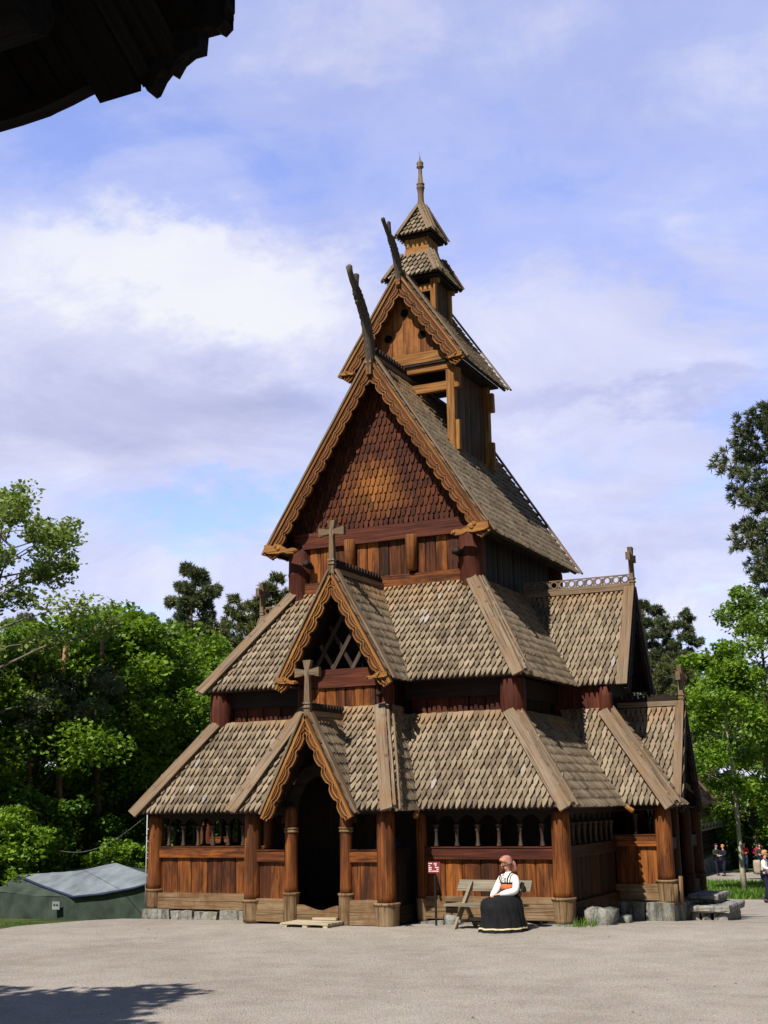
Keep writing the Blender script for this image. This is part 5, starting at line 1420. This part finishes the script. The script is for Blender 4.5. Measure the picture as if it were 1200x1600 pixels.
# storehouse whose eave hangs over the photographer
st = thing('storehouse', (3.0, -21.6, 0), 'dark timber storehouse whose ragged roof corner hangs into the top left of the photo', 'storehouse')
EX, EY, EZ, SL = 8.86, -18.30, 4.50, .62
RZ = EZ + SL * 3.3
b = MB(); x = .6; k = 0
while x < EX - .02:
    w_ = random.uniform(.12, .22); x2 = min(x + w_, EX)
    for lay in range(4):
        xa, xb = x, x2 - .006
        if lay and x2 >= EX - .02: xb = EX + .085 * lay
        y = EY + .035 * lay + random.uniform(-.012, .012); z = EZ + .075 * lay + (.06 if x2 < 8.7 else 0) + random.uniform(-.012, .02)
        b.hexa([(xa, EY - 3.3, RZ + .075 * lay), (xb, EY - 3.3, RZ + .075 * lay), (xb, EY - 3.3, RZ + .075 * lay + .068), (xa, EY - 3.3, RZ + .075 * lay + .068), (xa, y, z + .02), (xb, y, z + .02), (xb, y, z + .085), (xa, y, z + .085)], (0, 1, -.6))
    x = x2; k += 1
b.build('roof_boards', M['pitch'], st)
b = MB()
lo = [(.6, .05), (5, .06), (7, .05), (8.0, .05), (8.24, .048), (8.37, .052), (8.40, .058), (8.47, .068), (8.56, .086), (8.66, .098), (8.675, .08), (8.71, .085), (8.80, .088), (8.815, .05), (8.845, -.005), (8.862, .0), (8.885, .05), (8.905, .075), (8.93, .055), (8.955, .10), (8.99, .125), (9.03, .13), (9.035, .20), (9.08, .205), (9.10, .19), (9.125, .215), (9.11, .25), (9.13, .28), (9.12, .34), (9.14, .36), (9.10, .42)]
b.strip([(x, EY - .03 + max(0, x - 8.86) * .2, EZ + .45 + max(0, x - 8.9) * .1) for x, z in lo], [(x, EY - .03 + max(0, x - 8.86) * .2, EZ + z) for x, z in lo], (0, .06, 0), ax=(1, 0, 0)); b.build('eave_board', M['pitch'], st)
b = MB(); b.hexa([(.5, EY - 6.6, EZ + .1), (9.0, EY - 6.6, EZ + .1), (9.0, EY - 6.6, EZ + .35), (.5, EY - 6.6, EZ + .35), (.5, EY - 3.31, RZ), (9.0, EY - 3.31, RZ), (9.0, EY - 3.31, RZ + .3), (.5, EY - 3.31, RZ + .3)], (0, 1, 1)); b.build('roof', M['pitch'], st)
b = MB()
for k in range(16):
    z = .3 + k * .27
    b.sweep([(.9, -19.35, z), (5.1, -19.35, z)], .13, 8); b.sweep([(.9, -23.9, z), (5.1, -23.9, z)], .13, 8); b.sweep([(4.8, -19.1, z + .13), (4.8, -24.1, z + .13)], .13, 8); b.sweep([(1.2, -19.1, z + .13), (1.2, -24.1, z + .13)], .13, 8)
b.build('log_wall', M['tar'], st, True)
for y in (-18.75, -24.6):
    b = MB(); b.sweep([(5.4, y, -.1), (5.4, y, 4.72)], [.15, .13], 10); b.build('gallery_post', M['tar'], st, True)
    b = MB(); b.sweep([(1.0, y, 4.62), (8.7, y, 4.62)], .1, 8); b.build('gallery_beam', M['pitch'], st, True)

# ================================================================== people
M['skin'] = simple('skin', (.60, .34, .24), .5, .3, 9, .08, .05); M['blouse'] = cloth_mat('white_linen', (.80, .78, .76), .8, .04); M['skirt'] = cloth_mat('black_wool', (.012, .012, .014), .9, .3)
M['hem'] = cloth_mat('cream_ribbon', (.55, .48, .30)); M['belt'] = cloth_mat('orange_red_woven_belt', (.55, .14, .05), .8, .3, 30); M['scarf'] = cloth_mat('faded_pink_headscarf', (.36, .165, .135), .8, .5, 18)
M['hairblond'] = cloth_mat('fair_hair', (.46, .22, .09), .6, .3, 30); M['hairdark'] = cloth_mat('dark_hair', (.03, .02, .015), .6); M['eye'] = simple('eye', (.02, .015, .012), .3); M['lip'] = simple('lips', (.45, .12, .10), .5); M['silver'] = simple('silver_brooch', (.6, .58, .5), .3, .5)
M['redjacket'] = cloth_mat('red_jacket', (.62, .03, .03)); M['pinkjacket'] = cloth_mat('crimson_jacket', (.50, .03, .09)); M['jeans'] = cloth_mat('blue_jeans', (.07, .13, .22)); M['navy'] = cloth_mat('navy_cloth', (.015, .017, .035)); M['pack'] = cloth_mat('beige_canvas', (.33, .28, .20)); M['darkcoat'] = cloth_mat('dark_green_coat', (.03, .035, .03)); M['blue'] = cloth_mat('dark_blue_jacket', (.02, .03, .10))
def skin(name, nodes, edges, mat, parent, sub=2, root=0):
    """one continuous surface grown round a skeleton: nodes = {key: (x, y, z, radius)}"""
    keys = list(nodes); idx = {k: i for i, k in enumerate(keys)}
    me = bpy.data.meshes.new(name); me.from_pydata([nodes[k][:3] for k in keys], [(idx[a], idx[b_]) for a, b_ in edges], []); me.update()
    o = bpy.data.objects.new(name, me); COL.objects.link(o)
    md = o.modifiers.new('Skin', 'SKIN'); md.use_smooth_shade = True; md.branch_smoothing = .6
    for i, k in enumerate(keys):
        sv_ = me.skin_vertices[0].data[i]; r = nodes[k][3]; sv_.radius = (r, r) if not hasattr(r, '__len__') else r; sv_.use_root = (i == root)
    if sub: ss = o.modifiers.new('Sub', 'SUBSURF'); ss.levels = sub; ss.render_levels = sub
    dg = bpy.context.evaluated_depsgraph_get(); m2 = bpy.data.meshes.new_from_object(o.evaluated_get(dg)); o.modifiers.clear(); o.data = m2; bpy.data.meshes.remove(me)
    m2.name = name; m2.materials.clear(); m2.materials.append(mat)
    m2.polygons.foreach_set('use_smooth', [True] * len(m2.polygons))
    o.parent = parent; return o
def hand(nodes, edges, tagk, wrist, direction, palm_n, curl=.35, s=1.0):
    """palm, four fingers of different length and a thumb from the side of the palm, all chained to the wrist"""
    w = V(wrist); d = V(direction).normalized(); n = V(palm_n).normalized(); sd = d.cross(n).normalized()
    pk = tagk + 'palm'; p = w + d * (.05 * s); nodes[pk] = (*p, .022 * s); edges.append((tagk + 'wrist', pk))
    for i, (off, L) in enumerate(((-.027, .068), (-.009, .078), (.009, .074), (.026, .058))):
        k0 = f'{tagk}f{i}a'; q0 = p + d * (.035 * s) + sd * (off * s); nodes[k0] = (*q0, .010 * s); edges.append((pk, k0))
        dd = (d + n * curl).normalized(); q1 = q0 + dd * (L * .5 * s); nodes[k0 + 'b'] = (*q1, .009 * s); edges.append((k0, k0 + 'b'))
        dd = (d + n * curl * 2.4).normalized(); q2 = q1 + dd * (L * .5 * s); nodes[k0 + 'c'] = (*q2, .0065 * s); edges.append((k0 + 'b', k0 + 'c'))
    t0 = p - d * (.015 * s) - sd * (.028 * s); t1 = t0 + (d * .7 - sd * .6 + n * .3).normalized() * (.04 * s); t2 = t1 + (d + n * .3).normalized() * (.03 * s)
    for k, q, r in (('t0', t0, .011), ('t1', t1, .010), ('t2', t2, .008)): nodes[tagk + k] = (*q, r * s)
    edges += [(pk, tagk + 't0'), (tagk + 't0', tagk + 't1'), (tagk + 't1', tagk + 't2')]
def turn(v, a, c): 
    v = V(v) - c; return Matrix.Rotation(a, 3, 'Z') @ v + c
def head(parent, c, yaw=0.0, nod=0.0, s=1.0, hair='hairdark', face=True):
    """facial features and hair as children; c = centre of the skull; face looks to -y turned by yaw"""
    m = Matrix.Translation(c) @ Matrix.Rotation(yaw, 4, 'Z') @ Matrix.Rotation(nod, 4, 'X') @ Matrix.Scale(s, 4)
    if face:
        for sx in (-1, 1):
            b = MB(); b.sweep([m @ V((sx * .034, -.086, .0)), m @ V((sx * .034, -.095, .0)), m @ V((sx * .034, -.098, .0))], [.008 * s, .007 * s, .003 * s], 8, squash=1.5); b.build('eye', M['eye'], parent, True)
        b = MB(); b.sweep([m @ V((-.026, -.088, -.062)), m @ V((0, -.097, -.06)), m @ V((.026, -.088, -.062))], [.004 * s, .008 * s, .004 * s], 6); b.build('mouth', M['lip'], parent, True)
    if hair:
        b = MB(); vs = []; fs = []; nn, mm = 14, 8
        for j in range(mm + 1):
            th = PI * .62 * j / mm
            for i in range(nn):
                a = 2 * PI * i / nn; rr = .104 * math.sin(th); z = .11 * math.cos(th) + .022
                fr = max(0, math.cos(a + PI / 2 + PI)) if j > 5 else 0
                vs.append(m @ V((rr * math.cos(a) * .9, rr * math.sin(a) * 1.05 + .012, z + (.075 * max(0, -math.sin(a)) * (j / mm) ** 2))))
        for j in range(mm):
            for i in range(nn): fs.append([j * nn + i, j * nn + (i + 1) % nn, (j + 1) * nn + (i + 1) % nn, (j + 1) * nn + i])
        b._add(vs, fs, [V(p) for p in vs]); b.build('hair', M[hair], parent, True)
def headnodes(N_, E_, c, yaw, nod, neck, s=1.0):
    m = Matrix.Translation(c) @ Matrix.Rotation(yaw, 4, 'Z') @ Matrix.Rotation(nod, 4, 'X') @ Matrix.Scale(s, 4)
    for k, p, r in (('h0', (0, -.005, -.07), .062), ('h1', (0, .0, .0), .088), ('h2', (0, .008, .055), .080), ('h3', (0, .01, .09), .045), ('chin', (0, -.055, -.085), .030), ('nose', (0, -.092, -.022), .013), ('nose2', (0, -.108, -.034), .010), ('earl', (-.088, .01, -.015), .012), ('earr', (.088, .01, -.015), .012)):
        N_[k] = (*(m @ V(p)), r * s)
    E_ += [(neck, 'h0'), ('h0', 'h1'), ('h1', 'h2'), ('h2', 'h3'), ('h0', 'chin'), ('h1', 'nose'), ('nose', 'nose2'), ('h1', 'earl'), ('h1', 'earr')]

def walker(label, x, y, rz, h, jacket, trousers, hair='hairdark', arms=((.22, -.05, 1.16, .12, -.26, 1.14), (.22, -.05, 1.16, .12, -.26, 1.14)), step=.0, group=None, face=True, yaw=0.0, sleeve='long'):
    t = thing('person', (0, 0, 0), label, 'person', group)
    N_ = {'pel': (0, 0, .93, .12), 'sp': (0, .01, 1.10, .11), 'ch': (0, .01, 1.30, .125), 'nb': (0, .015, 1.44, .06), 'nk': (0, .0, 1.51, .05)}
    E_ = [('pel', 'sp'), ('sp', 'ch'), ('ch', 'nb'), ('nb', 'nk')]
    hc = V((0, -.015, 1.635)); headnodes(N_, E_, hc, yaw, 0, 'nk')
    for i, sx in enumerate((-1, 1)):
        k = 'l' if sx < 0 else 'r'; ex, ey, ez, wx, wy, wz = arms[i]
        N_[k + 'sh'] = (sx * .165, .01, 1.39, .055); N_[k + 'el'] = (sx * ex, ey, ez, .04); N_[k + 'wrist'] = (sx * wx, wy, wz, .026)
        E_ += [('ch', k + 'sh'), (k + 'sh', k + 'el'), (k + 'el', k + 'wrist')]
        hand(N_, E_, k, N_[k + 'wrist'][:3], V((wx * sx, wy, wz)) - V((sx * ex, ey, ez)), (-sx * .6, 0, -.4), .35)
        st_ = step * sx
        N_[k + 'hp'] = (sx * .09, 0, .88, .085); N_[k + 'kn'] = (sx * .10, -.03 + st_ * .5, .49, .058); N_[k + 'an'] = (sx * .10, .02 + st_, .085, .038); N_[k + 'toe'] = (sx * .115, -.13 + st_, .035, .032)
        E_ += [('pel', k + 'hp'), (k + 'hp', k + 'kn'), (k + 'kn', k + 'an'), (k + 'an', k + 'toe')]
    skin('body', N_, E_, M['skin'], t, 1)
    head(t, hc, yaw, 0, 1.0, hair, face)
    J = {k: (*N_[k][:3], N_[k][3] + .032) for k in ('pel', 'sp', 'ch', 'lsh', 'lel', 'rsh', 'rel', 'nb')}; J['pel'] = (0, 0, .86, .165)
    JE = [('pel', 'sp'), ('sp', 'ch'), ('ch', 'nb'), ('ch', 'lsh'), ('lsh', 'lel'), ('ch', 'rsh'), ('rsh', 'rel')]
    if sleeve == 'long':
        for k in 'lr': 
            p = V(N_[k + 'el'][:3]).lerp(V(N_[k + 'wrist'][:3]), .9); J[k + 'cu'] = (*p, .042); JE.append((k + 'el', k + 'cu'))
    skin('jacket', J, JE, M[jacket], t, 1)
    Tn = {k: (*N_[k][:3], N_[k][3] + .022) for k in ('pel', 'lhp', 'lkn', 'lan', 'rhp', 'rkn', 'ran')}
    skin('trousers', Tn, [('pel', 'lhp'), ('lhp', 'lkn'), ('lkn', 'lan'), ('pel', 'rhp'), ('rhp', 'rkn'), ('rkn', 'ran')], M[trousers], t, 1)
    for k in 'lr':
        a_, b_ = N_[k + 'an'], N_[k + 'toe']; sh_ = MB(); sh_.sweep([(a_[0], a_[1] + .04, .045), (a_[0], a_[1] - .02, .055), (b_[0], b_[1], .04), (b_[0], b_[1] - .05, .03)], [.04, .05, .045, .025], 8); sh_.build('shoe', M['black'], t, True)
    s = h / 1.74; t.scale = (s, s, s); t.location = (x, y, gz(x, y)); t.rotation_euler = (0, 0, rz); return t
GT = 'people standing on the far path'
walker('person in a bright red jacket and blue jeans standing on the far path', -3.45, 59.6, .3, 1.72, 'redjacket', 'jeans', group=GT)
walker('person in a crimson jacket and dark trousers next to the one in bright red', -2.75, 59.9, -.1, 1.68, 'pinkjacket', 'navy', group=GT)
walker('person in a dark green coat half hidden behind the backpack wearer', -1.75, 55.0, .4, 1.66, 'darkcoat', 'navy', group=GT)
walker('person in dark clothes in the shade beside the thin maple trunk', -3.62, 52.2, .9, 1.68, 'darkcoat', 'navy', group=GT, step=.12)
walker('person in a navy coat close to the maple trunk', -3.05, 51.2, -.7, 1.64, 'navy', 'navy', 'hairblond', group=GT, step=-.1)
mn = walker('person in a white top carrying a beige backpack at the right edge', 4.0, 22.0, R(78), 1.62, 'blouse', 'navy', 'hairblond', step=.1)
pk = thing('backpack', (0, 0, 0), 'beige canvas backpack with dark straps on the back of the person at the right edge', 'backpack')
b = MB(); rock(b, -.17, .17, .13, .36, .95, 1.42, .012, 4); b.build('pack_body', M['pack'], pk, True)
for x in (-.09, .09):
    b = MB(); b.box(x - .018, x + .018, .30, .40, .97, 1.40); b.build('dark_strap', M['navy'], pk)
    b = MB(); b.sweep([(x * 1.2, .15, 1.38), (x * 1.35, .0, 1.50), (x * 1.4, -.16, 1.36), (x * 1.5, -.10, 1.12), (x * 1.5, .14, 1.05)], .02, 6); b.build('shoulder_strap', M['navy'], pk, True)
pk.location = mn.location; pk.rotation_euler = mn.rotation_euler; pk.scale = mn.scale
walker('person in a dark blue jacket standing inside the porch behind the thick front post', .96, .18, .4, 1.62, 'blue', 'navy', face=False).location.z = .12

# ---- woman in costume on the bench
W = thing('person', (0, 0, 0), 'woman in white blouse, long black skirt and pink headscarf sitting on the bench', 'person')
N_ = {'pel': (0, 0, .50, .115), 'sp': (0, .03, .64, .10), 'ch': (0, .03, .84, .115), 'nb': (0, .03, .965, .05), 'nk': (-.003, .015, 1.015, .044)}
E_ = [('pel', 'sp'), ('sp', 'ch'), ('ch', 'nb'), ('nb', 'nk')]
hc = V((-.01, -.01, 1.125)); hy, hn = R(-30), R(14); headnodes(N_, E_, hc, hy, hn, 'nk', .96)
for sx in (-1, 1):
    k = 'l' if sx < 0 else 'r'
    N_[k + 'sh'] = (sx * .14, .03, .905, .048); N_[k + 'el'] = (sx * .205, -.04, .66, .034); N_[k + 'wrist'] = (sx * .065 - .03, -.29 + .02 * sx, .60 + .02 * sx, .024)
    E_ += [('ch', k + 'sh'), (k + 'sh', k + 'el'), (k + 'el', k + 'wrist')]
    hand(N_, E_, k, N_[k + 'wrist'][:3], (-sx * .8, -.5, -.1), (0, .25, -1), .3)
    N_[k + 'hp'] = (sx * .09, -.02, .47, .085); N_[k + 'kn'] = (sx * .11, -.38, .46, .055); N_[k + 'an'] = (sx * .10, -.38, .09, .036); N_[k + 'toe'] = (sx * .11, -.52, .04, .03)
    E_ += [('pel', k + 'hp'), (k + 'hp', k + 'kn'), (k + 'kn', k + 'an'), (k + 'an', k + 'toe')]
skin('body', N_, E_, M['skin'], W, 2)
head(W, hc, hy, hn, .96, None, True)
# blouse: torso and full sleeves gathered at the cuffs
Bn = {'w': (0, .03, .66, .112), 'c': (0, .03, .83, .125), 'n': (0, .03, .945, .075), 'co': (0, .02, .985, .058)}; BE = [('w', 'c'), ('c', 'n'), ('n', 'co')]
for sx in (-1, 1):
    k = 'l' if sx < 0 else 'r'; w_ = V(N_[k + 'wrist'][:3]); e_ = V(N_[k + 'el'][:3])
    Bn[k + 's'] = (sx * .145, .03, .895, .072); Bn[k + 'm'] = (sx * .185, .0, .78, .070); Bn[k + 'e'] = (sx * .21, -.05, .665, .068); q = e_.lerp(w_, .6); Bn[k + 'f'] = (*q, .066); q = e_.lerp(w_, .9); Bn[k + 'u'] = (*q, .036); q = e_.lerp(w_, .98); Bn[k + 'v'] = (*q, .038)
    BE += [('c', k + 's'), (k + 's', k + 'm'), (k + 'm', k + 'e'), (k + 'e', k + 'f'), (k + 'f', k + 'u'), (k + 'u', k + 'v')]
skin('blouse', Bn, BE, M['blouse'], W, 2)
def ring_surface(name, rings_, mat, n=64, pleat=0.0, k=22):
    vs = []; fs = []
    for (cx_, cy_, z, rx, ry, pl) in rings_:
        for i in range(n):
            a = 2 * PI * i / n; f = 1 + pl * (.5 * math.sin(k * a) + .5 * math.sin(11 * a + 1.3 + z * 3))
            vs.append(V((cx_ + rx * f * math.cos(a), cy_ + ry * f * math.sin(a), z + pl * .06 * math.sin(9 * a))))
    for j in range(len(rings_) - 1):
        for i in range(n): fs.append([j * n + i, (j + 1) * n + i, (j + 1) * n + (i + 1) % n, j * n + (i + 1) % n])
    b = MB(); b._add(vs, fs, [V(p) for p in vs]); return b.build(name, M[mat], W, True)
ring_surface('skirt', [(0, 0.030, .70, 0.116, 0.115, 0), (0, 0.020, .64, 0.138, 0.140, .01), (0, -0.080, .585, 0.198, 0.260, .015), (0, -0.170, .55, 0.241, 0.370, .02), (.01, -0.192, .50, 0.271, 0.413, .03), (.02, -0.194, .40, 0.297, 0.414, .045), (.03, -0.182, .25, 0.318, 0.388, .06), (.04, -0.198, .10, 0.344, 0.418, .07), (.04, -0.205, .025, 0.361, 0.437, .075)], 'skirt')
ring_surface('hem_ribbon', [(.04, -0.201, .098, 0.350, 0.423, .068), (.04, -0.203, .075, 0.359, 0.432, .07)], 'hem')
ring_surface('belt', [(0, .03, .69, 0.129, .128, 0), (0, .03, .70, 0.134, .134, 0), (0, .03, .765, 0.136, .136, 0), (0, .03, .775, 0.129, .128, 0)], 'belt', 32)
ring_surface('bodice_trim', [(0, .03, .778, 0.132, .131, 0), (0, .03, .786, 0.136, .137, 0), (0, .03, .80, 0.136, .137, 0), (0, .03, .806, 0.129, .13, 0)], 'skirt', 32)
for sx in (-1, 1):
    b = MB(); b.sweep([(sx * .07, -.10, .80), (sx * .085, -.105, .87), (sx * .10, -.045, .955), (sx * .105, .03, .975), (sx * .10, .11, .95), (sx * .08, .16, .82)], .012, 6); b.build('shoulder_strap', M['skirt'], W, True)
b = MB()
for z, r in ((.93, .02), (.885, .017), (.845, .014)): b.sweep([(-.01, -.085 - (.93 - z) * .2, z), (-.01, -.115 - (.93 - z) * .2, z - .004)], [r, r * .6], 10)
b.build('brooch', M['silver'], W, True)
m = Matrix.Translation(hc) @ Matrix.Rotation(hy, 4, 'Z') @ Matrix.Rotation(hn, 4, 'X')
vs = []; fs = []; nn, mm = 18, 9
for j in range(mm + 1):
    th = PI * .60 * j / mm
    for i in range(nn):
        a = 2 * PI * i / nn; f = max(0, -math.sin(a)); rr = .103 * math.sin(th)
        vs.append(m @ V((rr * math.cos(a) * .92, rr * math.sin(a) * 1.04 + .012, .112 * math.cos(th) + .014 + .082 * f * (j / mm) ** 2)))
for j in range(mm):
    for i in range(nn): fs.append([j * nn + i, j * nn + (i + 1) % nn, (j + 1) * nn + (i + 1) % nn, (j + 1) * nn + i])
b = MB(); b._add(vs, fs, [V(p) for p in vs]); b.sweep([m @ V((0, .10, -.02)), m @ V((.01, .125, -.06)), m @ V((.02, .13, -.13)), m @ V((.03, .12, -.19))], [.045, .035, .03, .012], 8, squash=1.3)
b.build('headscarf', M['scarf'], W, True)
b = MB(); b.sweep([m @ V((-.078, -.045, .03)), m @ V((-.045, -.072, .062)), m @ V((0, -.078, .074)), m @ V((.045, -.072, .062)), m @ V((.078, -.045, .03))], [.016, .022, .024, .022, .016], 8); b.build('hair', M['hairblond'], W, True)
for sx in (-1, 1):
    a_, b_ = N_['lan' if sx < 0 else 'ran'], N_['ltoe' if sx < 0 else 'rtoe']; q = MB(); q.sweep([(a_[0], a_[1] + .05, .04), (a_[0], a_[1] - .02, .05), (b_[0], b_[1], .035), (b_[0], b_[1] - .04, .025)], [.035, .045, .04, .02], 8); q.build('shoe', M['black'], W, True)
W.location = (3.66, -.90, -.02); W.rotation_euler = (0, 0, R(-20)); W.scale = (.99, .99, .965)
